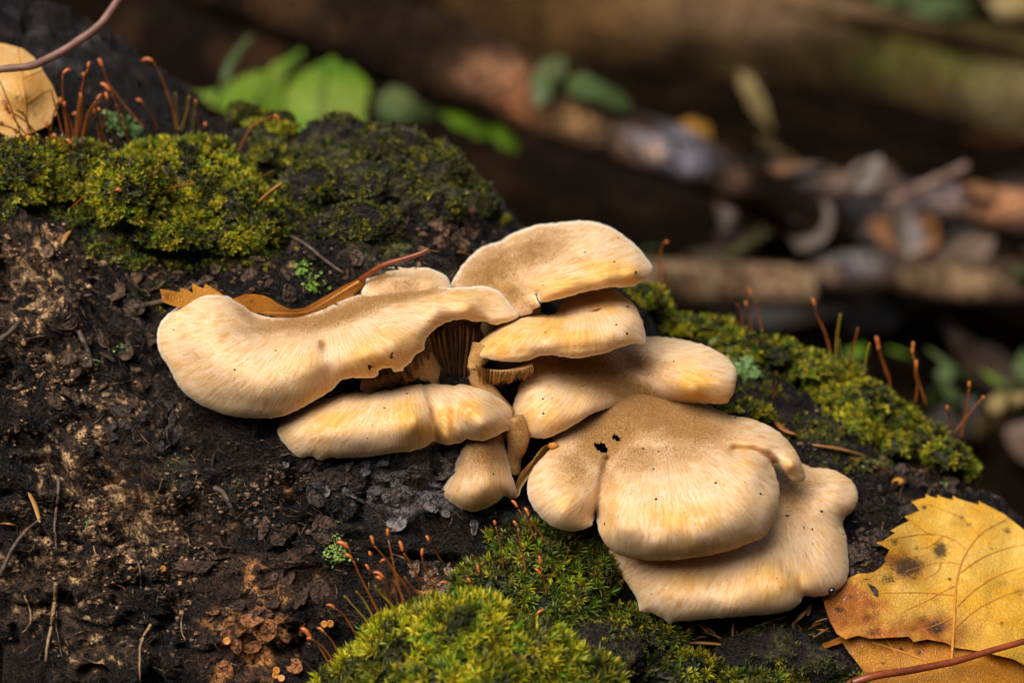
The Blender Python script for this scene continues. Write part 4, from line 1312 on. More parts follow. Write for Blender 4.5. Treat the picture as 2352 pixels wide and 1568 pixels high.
stem(mF, [(1175, 960, 44.9), (1190, 1010, 44.95), (1180, 1050, 45.2), (1175, 1085, 45.3)], [0.2, 0.2, 0.13, 0.16], 11)

# G: small club shaped one under F
G_ = Cap(c3([(190, 340), (150, 400), (115, 460), (90, 520), (62, 575), (24, 642), (28, 665), (62, 700), (120, 740), (180, 760), (240, 755), (310, 722), (368, 675), (400, 690), (432, 690),
             (440, 650), (412, 560), (392, 480), (372, 400), (340, 330), (260, 310)]),
         c3([(190, 345, 44.9), (90, 520, 44.85), (26, 655, 44.75), (120, 740, 44.55), (240, 755, 44.5), (368, 675, 44.6), (435, 680, 44.75), (400, 500, 44.9), (340, 335, 44.95), (250, 420, 44.35),
             (240, 560, 44.05), (150, 620, 44.15), (300, 640, 44.1), (220, 690, 44.1), (370, 610, 44.35)]),
         rim=22, rimd=0.25, thick=0.7, seed=240, centre=c3([(270, 250)])[0],
         brown=[tuple(c3([(240, 430)])[0]) + (70, 70, 0, 0.85), tuple(c3([(200, 610)])[0]) + (60, 20, -5, 0.35)], yellow=[tuple(c3([(200, 690)])[0]) + (70, 30, 0, 1.2), tuple(c3([(330, 600)])[0]) + (30, 40, 0, .9)])
mG = mushroom('small club shaped brownish mushroom hanging below the knuckled cap', (1110, 1020, 45.3))
G_.build(mG)
specks(G_, mG, 5, 6, [tuple(c3([(308, 553)])[0]) + (0.03,)])
stem(mG, [(1110, 1010, 44.95), (1115, 990, 45.2), (1115, 1000, 45.7)], [0.35, 0.35, 0.35], 12)

# I: lowest cap, under H
I_ = Cap(
    c3([(930, 960), (945, 1000), (965, 1055), (1000, 1100), (1040, 1150), (1075, 1200), (1103, 1258), (1115, 1312), (1180, 1320), (1240, 1347), (1286, 1380), (1312, 1364), (1400, 1362), (1500, 1350),
        (1600, 1345), (1700, 1335), (1800, 1330), (1880, 1320), (1950, 1300), (2000, 1266), (2022, 1226), (2090, 1228), (2180, 1205), (2250, 1150), (2268, 1080), (2265, 1000), (2256, 900), (2238, 835),
        (2250, 790), (2292, 758), (2315, 705), (2318, 650), (2290, 598), (2240, 558), (2180, 530), (2120, 518), (2060, 518), (1960, 470), (1850, 480), (1700, 600), (1400, 800), (1100, 880)]),
    c3([(930, 980, 44.6), (1040, 1150, 44.5), (1110, 1290, 44.35), (1286, 1378, 44.15), (1500, 1350, 43.9), (1800, 1330, 43.9), (2000, 1266, 44.1), (2090, 1228, 44.5), (2250, 1150, 45.0), (2265, 1000, 45.3),
        (2240, 835, 45.75), (2315, 700, 45.85), (2290, 600, 46.2), (2180, 532, 46.6), (2060, 520, 46.7), (1850, 480, 46.7), (1400, 800, 45.2), (1100, 880, 44.8), (1200, 1050, 44.25), (1500, 1080, 44.1),
        (1800, 980, 44.35), (1950, 820, 44.95), (2000, 650, 45.75), (2200, 620, 45.75), (2100, 760, 45.3), (2180, 900, 45.15), (2060, 960, 44.75), (2180, 1080, 44.75), (2000, 1080, 44.3), (1900, 1150, 43.75),
        (1700, 1200, 43.55), (1500, 1220, 43.6), (1300, 1230, 43.75), (1200, 1200, 43.95), (1600, 1280, 43.55), (2100, 1160, 44.4)]),
    rim=24, rimd=0.2, thick=0.5, seed=260, centre=c3([(1850, 560)])[0],
    grooves=[(c3([(1900, 1040), (1985, 1120), (2022, 1226)]), 13, 0.10)],
    brown=[tuple(c3([(1950, 650)])[0]) + (70, 90, 0, 0.7), tuple(c3([(2100, 600)])[0]) + (60, 30, 10, 0.45), tuple(c3([(1850, 900)])[0]) + (90, 40, -40, 0.35)],
    yellow=[tuple(c3([(1800, 1160)])[0]) + (120, 50, -5, 0.9), tuple(c3([(1400, 1150)])[0]) + (110, 60, 0, 0.6), tuple(c3([(2200, 620)])[0]) + (60, 40, 0, 0.5), tuple(c3([(2100, 900)])[0]) + (50, 80, 0, .3)],
    lip=c3([(1103, 1258), (1180, 1320), (1286, 1380), (1600, 1345), (2000, 1266), (2180, 1205), (2265, 1000)]))
mI = mushroom('lowest cap of the cluster, broad and pale, jutting out under the large front cap', (1700, 1330, 45.2))
I_.build(mI)
specks(I_, mI, 26, 8, [tuple(c3([(1930, 785)])[0]) + (0.045,), tuple(c3([(2117, 760)])[0]) + (.04,), tuple(c3([(2066, 858)])[0]) + (.03,), tuple(c3([(2020, 848)])[0]) + (.03,), tuple(c3([(2235, 887)])[0]) + (.03,)])
stem(mI, [(1650, 1230, 44.9), (1650, 1240, 45.3), (1650, 1230, 45.9)], [0.4, 0.6, 0.7], 13)

# H: large front cap
H_ = Cap(
    c3([(495, 655), (497, 600), (512, 550), (545, 500), (590, 450), (630, 400), (640, 350), (700, 300), (780, 262), (850, 222), (930, 175), (1000, 138), (1080, 110), (1160, 98), (1250, 105), (1350, 127),
        (1450, 160), (1540, 195), (1620, 232), (1720, 246), (1800, 275), (1860, 305), (1920, 355), (1970, 420), (2000, 480), (2024, 545), (2028, 580), (2000, 596), (1962, 592), (1935, 572), (1908, 530), (1880, 500),
        (1852, 494), (1862, 540), (1885, 620), (1886, 700), (1870, 780), (1840, 840), (1800, 900), (1700, 942), (1600, 977), (1500, 1000), (1400, 1016), (1300, 1028), (1200, 1030), (1100, 1022),
        (1020, 1005), (960, 975), (920, 930), (890, 870), (876, 800), (872, 770), (862, 815), (830, 850), (760, 868), (700, 865), (640, 845), (590, 810), (545, 762), (512, 712)]),
    c3([(497, 640, 44.3), (545, 500, 44.7), (640, 360, 45.2), (780, 262, 45.6), (930, 175, 45.9), (1160, 100, 46.2), (1350, 128, 46.3), (1620, 232, 46.2), (1800, 275, 45.9), (1970, 420, 45.3), (2028, 570, 45.0),
        (1940, 570, 44.8), (1862, 500, 44.75), (1886, 660, 44.0), (1840, 840, 43.6), (1700, 942, 43.4), (1500, 1000, 43.3), (1300, 1028, 43.3), (1100, 1022, 43.4), (950, 970, 43.55), (876, 800, 43.85),
        (830, 848, 43.75), (700, 865, 43.65), (590, 810, 43.8), (512, 710, 44.1), (700, 560, 43.95), (690, 680, 43.45), (690, 770, 43.35), (800, 640, 43.65), (600, 640, 43.8), (760, 440, 44.65), (950, 330, 45.15),
        (1100, 200, 45.65), (1300, 300, 45.25), (1500, 300, 45.35), (1700, 340, 45.1), (1000, 500, 44.4), (1200, 480, 44.35), (1400, 480, 44.35), (1600, 430, 44.55), (1830, 400, 44.85), (1950, 500, 44.6),
        (1000, 680, 43.45), (1200, 640, 43.45), (1400, 620, 43.4), (1600, 570, 43.5), (1760, 560, 43.75), (1000, 850, 43.0), (1200, 830, 42.85), (1400, 800, 42.8), (1600, 750, 42.9), (1780, 700, 43.35),
        (1200, 950, 42.9), (1450, 920, 42.85), (1650, 860, 43.0)]),
    rim=26, rimd=0.22, thick=0.9, seed=280, centre=c3([(1200, 230)])[0],
    grooves=[(c3([(872, 790), (885, 700), (903, 620), (920, 540), (935, 470)]), 7, 0.28), (c3([(872, 790), (890, 660), (920, 560)]), 22, 0.14),
             (c3([(1640, 420), (1740, 425), (1820, 455), (1858, 495)]), 11, 0.40), (c3([(900, 420), (940, 460)]), 22, 0.10)],
    brown=[tuple(c3([(1150, 200)])[0]) + (160, 62, 8, 1.3), tuple(c3([(1350, 260)])[0]) + (140, 66, 12, 1.15), tuple(c3([(950, 330)])[0]) + (115, 64, -35, 1.2), tuple(c3([(760, 500)])[0]) + (55, 60, -20, 0.85),
           tuple(c3([(1080, 460)])[0]) + (100, 50, 0, 0.75), tuple(c3([(1350, 420)])[0]) + (120, 45, 0, 0.6), tuple(c3([(690, 620)])[0]) + (40, 30, 0, 0.4), tuple(c3([(1450, 995)])[0]) + (40, 8, -5, 0.55), tuple(c3([(950, 560)])[0]) + (30, 50, 0, .55)],
    yellow=[tuple(c3([(700, 650)])[0]) + (60, 50, -40, 0.7), tuple(c3([(1300, 800)])[0]) + (170, 45, -4, 0.7), tuple(c3([(950, 730)])[0]) + (40, 70, 0, 0.8), tuple(c3([(1720, 500)])[0]) + (70, 50, 30, 0.6), tuple(c3([(1950, 480)])[0]) + (30, 50, 20, 0.7),
            tuple(c3([(1500, 950)])[0]) + (120, 22, -6, .8)],
    lip=c3([(497, 640), (545, 762), (640, 845), (760, 868), (862, 815)]),
    holes=[c3([(850, 375), (880, 385), (905, 380), (930, 395), (942, 415), (935, 438), (905, 436), (885, 425), (870, 400)]), c3([(962, 338), (985, 335), (1010, 355), (1013, 372), (985, 372), (968, 358)])])
mH = mushroom('largest front cap, brown and holed on top, with a rolled pale lower lobe', (1500, 1250, 45.0))
H_.build(mH)
specks(H_, mH, 26, 9, [tuple(c3([(1192, 527)])[0]) + (0.04,), tuple(c3([(1205, 695)])[0]) + (.042,), tuple(c3([(1133, 415)])[0]) + (.04,), tuple(c3([(1780, 662)])[0]) + (.04,), tuple(c3([(1220, 430)])[0]) + (.03,), tuple(c3([(1535, 605)])[0]) + (.035,), tuple(c3([(1640, 247)])[0]) + (.035,)])
stem(mH, [(1480, 1060, 45.3), (1490, 1090, 45.6), (1500, 1120, 46.4)], [0.4, 0.6, 0.8], 14)
# the crumpled upturned margin left of H
V = []
top = spline(at(*np.array([(1268, 1012, 45.2), (1245, 1030, 45.0), (1222, 1055, 44.9), (1200, 1085, 44.85), (1182, 1112, 44.85), (1180, 1135, 44.85)]).T), 26)
low = spline(at(*np.array([(1262, 1045, 45.3), (1240, 1065, 45.1), (1222, 1085, 45.0), (1205, 1110, 44.95), (1195, 1135, 44.9), (1186, 1146, 44.9)]).T), 26)
rows = []
for j, t in enumerate(np.linspace(0, 1, 8)):
    q = top * (1 - t) + low * t + FWD * 0.28 * math.sin(t * math.pi) * 0.8
    q = q + 0.05 * np.c_[fbm(q * 5, 2, 300), fbm(q * 5, 2, 301), fbm(q * 5, 2, 302)]
    rows.append(q)
V = np.vstack(rows)
Vb = V + FWD * 0.05
n = len(V)
F = grid_faces(8, 26)
mk('folded_margin', np.vstack([V, Vb]), [np.vstack([F[:, ::-1], F + n])], M_CAP, mH,
   attrs=dict(brown=np.full(2 * n, .35), yellow=np.full(2 * n, .7), edge=np.zeros(2 * n), st=np.c_[np.tile(np.arange(26) * .15, 16), np.zeros(2 * n), np.zeros(2 * n)]))
# ------------------------------------------------------------------ moss, lichen
def moss_material():
    m = NT('moss_leaves')
    col = m.attr('tint', 'Color')
    m.P(Base_Color=col, Roughness=0.5)
    m.b.inputs['Specular IOR Level'].default_value = 0.35
    tr = m.n('BsdfTranslucent', {'Color': col})
    mx = m.n('MixShader', {0: 0.35, 1: m.b.outputs[0], 2: tr.outputs[0]})
    m.t.links.new(mx.outputs[0], m.out.inputs['Surface'])
    return m.m


M_MOSS = moss_material()
PAL = dict(
    bright=[(0.42, 0.36, 0.008), (0.28, 0.28, 0.008), (0.50, 0.40, 0.02), (0.15, 0.18, 0.010)],
    green=[(0.14, 0.24, 0.012), (0.06, 0.115, 0.010), (0.26, 0.31, 0.012), (0.12, 0.12, 0.012)],
    olive=[(0.22, 0.20, 0.010), (0.09, 0.09, 0.010), (0.32, 0.27, 0.014), (0.06, 0.08, 0.012)],
    dark=[(0.045, 0.055, 0.012), (0.07, 0.075, 0.016), (0.03, 0.038, 0.010), (0.10, 0.10, 0.02)],
    rust=[(0.16, 0.10, 0.015), (0.12, 0.12, 0.012), (0.20, 0.13, 0.02)])


def shoots(B, P, N, L, wid, pals, seed, nleaf=9, upb=0.45):
    """leafy moss shoots at points P with directions N; leaf length L"""
    r = np.random.default_rng(seed)
    n = len(P)
    if n == 0:
        return
    D = N + upb * np.array([0, 0, 1]) + r.normal(0, .28, (n, 3))
    D /= np.linalg.norm(D, axis=1)[:, None]
    A = np.cross(D, r.normal(0, 1, (n, 3)))
    A /= np.linalg.norm(A, axis=1)[:, None]
    Bv = np.cross(D, A)
    pal = np.array([c for q in pals for c in PAL[q]])
    sh = pal[r.integers(0, len(pal), n)] * r.uniform(.7, 1.25, (n, 1))
    big = fbm(P / 0.8, 2, seed)[:, None]
    sh = sh * (1 + 0.7 * big)
    for k in range(nleaf):
        ring = k % 3
        ph = k * 2.39996 + r.uniform(-.35, .35, n)
        el = np.radians([22, 45, 68][ring]) + r.normal(0, .16, n)
        out = np.cos(ph)[:, None] * A + np.sin(ph)[:, None] * Bv
        d0 = np.cos(el)[:, None] * out + np.sin(el)[:, None] * D
        side = np.cross(d0, D)
        side /= np.linalg.norm(side, axis=1)[:, None] + 1e-9
        ll = (L * r.uniform(.7, 1.2, n))[:, None] if np.ndim(L) == 0 else (L * r.uniform(.7, 1.2, n))[:, None]
        w = wid * r.uniform(.8, 1.2, n)[:, None]
        base = P + D * (0.25 * ll * (ring * .5))
        mid = base + d0 * ll * .5
        tip = base + d0 * ll - D * ll * (0.16 if ring < 2 else 0)
        V = np.stack([base - side * w * .35, base + side * w * .35, mid + side * w * .5, mid - side * w * .5, tip], 1).reshape(-1, 3)
        i = np.arange(n)[:, None] * 5
        q = np.hstack([i, i + 1, i + 2, i + 3])
        t = np.hstack([i + 3, i + 2, i + 4])
        tint = sh * r.uniform(.85, 1.15, (n, 1))
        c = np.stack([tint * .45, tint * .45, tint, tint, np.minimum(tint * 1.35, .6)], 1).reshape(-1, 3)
        B.add(V, [q, t], tint=np.c_[c, np.ones(len(c))])


def ellipsoid_pts(blobs, dens, seed, L):
    """points and normals on the outside of a union of flattened balls; each (px, py, rx_px, ry_px, depth_radius, offset)"""
    r = np.random.default_rng(seed)
    cs = []
    for b in blobs:
        px, py, rx, ry, rd = b[:5]
        off = b[5] if len(b) > 5 else 0.0
        d, _ = logd(px, py)
        if d is None:
            _, d = log_edge(px)
            d = d + 0.3
        d -= off
        s = PXC * d
        cs.append((at(px, py, d), np.array([rx * s, ry * s, rd])))
    Ps, Ns = [], []
    for i, (c, a) in enumerate(cs):
        area = 4 * math.pi * ((a[0] * a[1]) ** 1.6 / 3 + (a[0] * a[2]) ** 1.6 / 3 + (a[1] * a[2]) ** 1.6 / 3) ** (1 / 1.6)
        n = int(area * dens)
        u = r.normal(0, 1, (n, 3))
        u /= np.linalg.norm(u, axis=1)[:, None]
        lump = 1 + 0.22 * fbm(u * 2.6 + i * 5, 4, seed + i, 0.6)
        q = c + (u * a * lump[:, None]) @ np.array([RIGHT, UP, FWD])
        nn = (u / a) @ np.array([RIGHT, UP, FWD])
        nn /= np.linalg.norm(nn, axis=1)[:, None]
        keep = (nn @ FWD < 0.55) & (nn @ UP > -0.75)
        for j, (c2_, a2) in enumerate(cs):
            if j != i:
                w_ = (q - c2_) @ np.array([RIGHT, UP, FWD]).T / a2
                keep &= (w_ ** 2).sum(1) > 0.9
        q, nn = q[keep], nn[keep]
        Ps.append(q)
        Ns.append(nn)
    return cs, np.vstack(Ps), np.vstack(Ns)


def cushion(label, blobs, dens, L, wid, pals, seed, nleaf=9, upb=0.45, base=(0.012, 0.014, 0.007), gap=-0.12):
    cs, P, N = ellipsoid_pts(blobs, dens, seed, L)
    # drop what lies under the bark
    keep = np.ones(len(P), bool)
    x, y, d = proj(P)
    for i in range(len(P)):
        dd, _ = logd(x[i], y[i])
        if dd is not None and d[i] > dd + 0.04:
            keep[i] = False
    P, N = P[keep], N[keep]
    full = fbm(P / 0.42, 3, seed + 9) > gap
    B = Bag()
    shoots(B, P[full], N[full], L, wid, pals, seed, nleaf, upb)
    if (~full).any():                      # shorter shoots in darker colours fill the gaps
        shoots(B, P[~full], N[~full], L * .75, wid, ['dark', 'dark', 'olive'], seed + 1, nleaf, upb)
    R = np.array([RIGHT, UP, FWD])
    for i, (c, a) in enumerate(cs):
        n_, m_ = 40, 60
        th = np.linspace(0.001, math.pi - .001, n_)
        ph = np.linspace(0, 2 * math.pi, m_, endpoint=False)
        T, Q = np.meshgrid(th, ph, indexing='ij')
        u = np.stack([np.sin(T) * np.cos(Q), np.cos(T), np.sin(T) * np.sin(Q)], -1).reshape(-1, 3)
        lump = 1 + 0.22 * fbm(u * 2.6 + i * 5, 4, seed + i, 0.6)
        V = c + (u * a * (lump[:, None] * 0.93)) @ R
        V = V + 0.05 * np.c_[fbm(V / .09, 2, seed), fbm(V / .09, 2, seed + 1), fbm(V / .09, 2, seed + 2)]
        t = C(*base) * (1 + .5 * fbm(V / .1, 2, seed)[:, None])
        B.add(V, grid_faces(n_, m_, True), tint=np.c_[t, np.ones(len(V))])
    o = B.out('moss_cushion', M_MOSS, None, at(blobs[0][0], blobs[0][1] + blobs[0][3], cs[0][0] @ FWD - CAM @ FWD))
    tag(o, label, 'moss', 'moss on the fallen log', 'stuff')
    return o


def film(label, zones, dens, L, wid, pals, seed, nleaf=6, lift=0.0, name='moss_film', cat='moss'):
    """scattered shoots straight on the bark inside picture ellipses"""
    r = np.random.default_rng(seed)
    P, N = [], []
    for zx, zy, rx, ry, a in zones:
        n = int(rx * ry * 3.1 * dens * a)
        q = r.normal(0, .55, (n, 2))
        q = q[(q ** 2).sum(1) < 1.3]
        cl = fbm(np.c_[zx + q[:, 0] * rx, zy + q[:, 1] * ry, np.zeros(len(q))] / 22, 3, seed)
        for (u, v), c in zip(q, cl):
            if c < -0.05:
                continue
            d, nn = logd(zx + u * rx, zy + v * ry)
            if d is None:
                continue
            P.append(at(zx + u * rx, zy + v * ry, d - lift))
            N.append(nn)
    B = Bag()
    shoots(B, np.array(P), np.array(N), L, wid, pals, seed, nleaf)
    o = B.out(name, M_MOSS)
    tag(o, label, cat, 'moss on the fallen log', 'stuff')


cushion('rounded yellow green moss hummock at the upper left of the log',
        [(425, 455, 178, 128, 1.3, .55), (300, 450, 80, 84, .8, .45), (545, 490, 88, 78, .8, .45), (455, 395, 92, 74, .8, .55), (600, 520, 50, 50, .5, .3), (395, 535, 120, 52, .6, .3), (520, 555, 80, 40, .45, .2), (345, 395, 66, 62, .7, .5)],
        175, 0.118, 0.030, ['bright', 'olive', 'bright', 'green'], 701, 9)
cushion('flat green moss mat under the rusty stalks at the far upper left',
        [(20, 405, 95, 50, .6, .25), (110, 395, 95, 48, .6, .25), (195, 385, 70, 52, .6, .25), (60, 358, 95, 32, .5, .15), (245, 430, 50, 44, .5, .3), (150, 440, 80, 34, .45, .2), (140, 358, 80, 30, .45, .1), (40, 455, 70, 22, .35, .15)],
        170, 0.118, 0.030, ['bright', 'green', 'olive', 'rust'], 702, 9)
film('ragged lower fringe of the moss mat on the blackish bark at the upper left', [(90, 470, 150, 34, 1.2), (230, 490, 90, 44, 1.2), (420, 580, 190, 40, 1), (590, 560, 70, 40, 1)], 0.03, 0.11, 0.03, ['green', 'olive', 'dark'], 715, 8)
cushion('small yellow moss tuft to the right of the rounded hummock', [(618, 362, 40, 26, .4, .2), (662, 372, 32, 24, .35, .2), (640, 395, 30, 20, .3, .1)], 190, 0.11, 0.03, ['bright', 'bright', 'olive'], 703)
cushion('small moss tuft on the dark knob below the broad green leaf', [(612, 285, 36, 24, .4, .2), (640, 300, 30, 20, .35, .15), (585, 300, 26, 18, .3, .1)], 170, 0.105, 0.03, ['olive', 'bright'], 704)
film('thin dark olive moss film over the knob behind the mushrooms', [(830, 400, 260, 130, 1), (760, 470, 170, 70, 1.0), (700, 330, 150, 60, .8), (950, 380, 120, 70, .6), (640, 470, 90, 60, 1.2)], 0.026, 0.075, 0.024, ['dark', 'dark', 'olive'], 705, 7)
film('yellow green moss fringe along the outline of the knob', [(1060, 400, 30, 20, 1.4), (1090, 440, 25, 25, 1.4), (1150, 490, 22, 26, 1.6), (1000, 335, 30, 14, 1)], 0.06, 0.08, 0.024, ['olive', 'bright'], 706, 8)
film('dim moss film below the rounded hummock', [(480, 590, 200, 40, 1), (300, 560, 140, 30, .8), (370, 680, 40, 40, 1.4), (330, 700, 30, 30, 1)], 0.022, 0.07, 0.024, ['dark', 'olive'], 707, 7)
cushion('moss ridge running down the right side of the log towards the yellow leaf',
        [(1480, 690, 44, 34, .5, .2), (1510, 720, 34, 30, .45, .2), (1570, 755, 52, 26, .5, .2), (1640, 762, 52, 30, .5, .25), (1705, 805, 60, 40, .55, .3), (1775, 815, 62, 36, .6, .3), (1850, 850, 64, 40, .65, .35), (1920, 880, 64, 44, .65, .35),
         (1985, 925, 62, 46, .65, .35), (2050, 970, 58, 46, .6, .3), (2115, 1010, 52, 42, .55, .3), (2175, 1050, 46, 36, .5, .25), (2215, 1080, 30, 30, .4, .2), (1890, 925, 60, 40, .5, .3), (1960, 985, 60, 40, .5, .3), (2050, 1030, 56, 30, .45, .25)],
        145, 0.115, 0.028, ['bright', 'bright', 'olive', 'green'], 708, gap=-0.16)
cushion('small moss tuft beside the amber bud scale, right of the end lobe', [(1712, 945, 40, 20, .3, .15), (1750, 955, 26, 16, .25, .1), (1670, 935, 30, 14, .25, .1)], 160, 0.118, 0.030, ['bright', 'olive'], 709)
film('tiny bright moss star on the bark beside the amber bud scale', [(1850, 1000, 12, 8, 4)], 0.06, 0.10, 0.02, ['bright', 'green'], 710, 9, .02)
film('dark moss film in the crevices of the ridge', [(1880, 985, 150, 40, 1), (2000, 1050, 120, 40, 1), (1620, 850, 60, 60, .8), (1740, 900, 70, 50, 1)], 0.03, 0.075, 0.024, ['dark', 'olive'], 711, 7)
cushion('bright yellow moss mound in the foreground, blurred at the lower edge of view',
        [(960, 1500, 130, 92, 1.1, 2.05), (1070, 1450, 120, 72, 1.0, 1.90), (880, 1550, 100, 62, .9, 1.90), (1190, 1515, 130, 80, 1.0, 1.90), (1050, 1560, 190, 70, 1.1, 2.10), (1300, 1560, 120, 56, .8, 1.80), (1000, 1430, 70, 44, .7, 1.80), (800, 1580, 70, 40, .6, 1.70)],
        95, 0.20, 0.034, ['bright', 'bright', 'bright', 'green'], 712, 11)
cushion('deep green moss mat below the small club shaped mushroom',
        [(1140, 1350, 96, 62, .6, .3), (1240, 1300, 86, 66, .55, .25), (1320, 1370, 72, 62, .55, .25), (1195, 1240, 70, 36, .4, .15), (1330, 1440, 84, 50, .55, .3), (1235, 1405, 100, 60, .6, .35), (1380, 1310, 40, 50, .35, .1), (1310, 1260, 46, 50, .4, .15)],
        95, 0.175, 0.032, ['green', 'olive', 'green', 'dark'], 713, 11)
cushion('green moss below the lowest cap, among dark lumps of bark',
        [(1500, 1455, 80, 42, .5, .25), (1560, 1545, 100, 46, .6, .4), (1430, 1425, 60, 30, .4, .2), (1750, 1560, 90, 30, .5, .4), (1830, 1550, 70, 30, .45, .4), (1660, 1560, 80, 24, .45, .4), (1920, 1575, 60, 24, .4, .3)],
        110, 0.15, 0.032, ['green', 'bright', 'olive'], 714, 10)


def scales(label, zones, n, size, pal, seed, name='lichen_patch', cat='lichen'):
    """small rounded leafy scales (lichen, liverwort) on the bark"""
    r = np.random.default_rng(seed)
    B = Bag()
    for zx, zy, rx, ry, rot in zones:
        for i in range(n):
            u = r.normal(0, .5, 2)
            x = zx + u[0] * rx * math.cos(rot) - u[1] * ry * math.sin(rot)
            y = zy + u[0] * rx * math.sin(rot) + u[1] * ry * math.cos(rot)
            d, nn = logd(x, y)
            if d is None:
                continue
            p = at(x, y, d - r.uniform(0.03, 0.12))
            nrm = nn + r.normal(0, .5, 3) + np.array([0, 0, .35])
            nrm /= np.linalg.norm(nrm)
            a = np.cross(nrm, r.normal(0, 1, 3))
            a /= np.linalg.norm(a)
            b = np.cross(nrm, a)
            th = np.linspace(0, 2 * math.pi, 7, endpoint=False)
            s = size * r.uniform(.6, 1.3)
            rim = p + s * (np.cos(th)[:, None] * a * r.uniform(.7, 1.3) + np.sin(th)[:, None] * b) + nrm * s * .25
            V = np.vstack([p, rim])
            F = np.c_[np.zeros(7, int), 1 + np.arange(7), 1 + (np.arange(7) + 1) % 7]
            c = C(*pal[r.integers(len(pal))]) * r.uniform(.7, 1.2)
            B.add(V, F, tint=np.r_[c, 1])
    o = B.out(name, M_MOSS)
    tag(o, label, cat, None, 'stuff')


scales('bright green leafy patch on the bark above the leaf stalk', [(700, 625, 36, 18, .5), (720, 655, 22, 16, .3), (690, 612, 24, 12, 0)], 50, 0.028, [(0.16, 0.30, 0.03), (0.24, 0.40, 0.06)], 720)
scales('speckled green lichen on the dark bark beside the orange capsules', [(765, 1245, 40, 32, .3), (775, 1275, 30, 20, 0)], 90, 0.022, [(0.16, 0.26, 0.04), (0.28, 0.42, 0.10)], 721)
scales('pale blue green lichen on the mossy ridge', [(1700, 810, 44, 26, .3), (1720, 850, 30, 20, 0), (1660, 790, 30, 16, .2)], 75, 0.055, [(0.16, 0.28, 0.09), (0.26, 0.38, 0.15), (0.14, 0.26, 0.05)], 722)
scales('rounded green liverwort scales under the large front cap', [(1300, 1245, 40, 44, .2), (1340, 1235, 44, 14, 0), (1290, 1290, 26, 26, 0)], 55, 0.05, [(0.07, 0.15, 0.02), (0.12, 0.22, 0.04)], 723)
scales('scattered pale green specks of lichen left of the widest cap', [(330, 590, 20, 8, 0), (400, 585, 14, 7, 0), (215, 830, 20, 10, 0), (285, 795, 16, 10, 0), (200, 1200, 10, 8, 0)], 22, 0.02, [(0.14, 0.26, 0.05), (0.22, 0.36, 0.10)], 724)
scales('tiny yellowish lichen specks low on the ridge', [(2050, 1030, 40, 10, .2), (2000, 1060, 30, 8, 0), (2180, 1110, 20, 8, 0)], 26, 0.02, [(0.20, 0.28, 0.06), (0.34, 0.40, 0.16)], 725)
scales('patch of soft green moss far up beside the blurred leaf', [(265, 280, 30, 22, .3), (300, 300, 26, 14, 0)], 90, 0.05, [(0.07, 0.15, 0.03), (0.11, 0.20, 0.06)], 726, 'moss_patch', 'moss')
# ------------------------------------------------------------------ moss stalks with capsules
M_SETA = plain('moss_stalk_rust', (0.36, 0.115, 0.02), 0.4, (0.20, 0.055, 0.012), 3, spec=.5, trans=0.25)
M_SETA_Y = plain('moss_stalk_yellow', (0.42, 0.30, 0.03), 0.4, (0.28, 0.19, 0.02), 3, spec=.5, trans=0.25)
M_CAPS = plain('moss_capsule', (0.48, 0.135, 0.014), 0.32, (0.28, 0.06, 0.01), 6, spec=.55)


def c6(p): return [(q[0] * .3336, q[1] * .3336) for q in p]
def c7(p): return [(1457.75 + q[0] * .3805, 551.25 + q[1] * .3805) for q in p]
def c8(p): return [(673.75 + q[0] * .3359, 1041.25 + q[1] * .3359) for q in p]


def stalk(pts, caps=None, rad=0.016, off=0.5, lean=0.0, yellow=False, label=None, group=None, capr=0.036, d=None):
    """a moss stalk through picture points (base first); caps = tip of its capsule"""
    pts = np.array(pts, float)
    if d is None:
        d0, _ = logd(*pts[0])
        if d0 is None:
            _, d0 = log_edge(pts[0, 0])
            d0 = (d0 or 48) + .2
        d0 -= off
    else:
        d0 = d
    k = len(pts)
    dd = d0 + np.linspace(0.25, -lean, k)
    P = spline(at(pts[:, 0], pts[:, 1], dd), 5 * k)
    n = len(P)
    V, F = tube(P, np.linspace(rad * 1.15, rad * .8, n), 6)
    e = empty('moss_stalk', P[0])
    tag(e, label, 'moss stalk', group)
    mk('seta', V, F, M_SETA_Y if yellow else M_SETA, e)
    if caps is not None:
        tip = at(caps[0], caps[1], dd[-1])
        a = P[-1] + (P[-1] - P[-2]) * 0.5
        mid = (a + tip) / 2 + UP * 0.15 * np.linalg.norm(tip - a)
        Q = spline([a, mid, tip], 11)
        L = np.linalg.norm(tip - a)
        prof = np.interp(np.linspace(0, 1, 11), [0, .12, .35, .65, .85, .93, 1], [.35, .75, 1.0, 1.0, .8, .62, .3])
        r_ = max(capr, L * .16)
        V, F = tube(Q, prof * r_, 10)
        mk('capsule', V, F, M_CAPS, e)
        V, F = tube(np.array([Q[-1], Q[-1] + (Q[-1] - Q[-2]) * .5]), np.array([.42, .12]) * r_, 8)
        mk('lid', V, F, M_SETA, e)
    return e


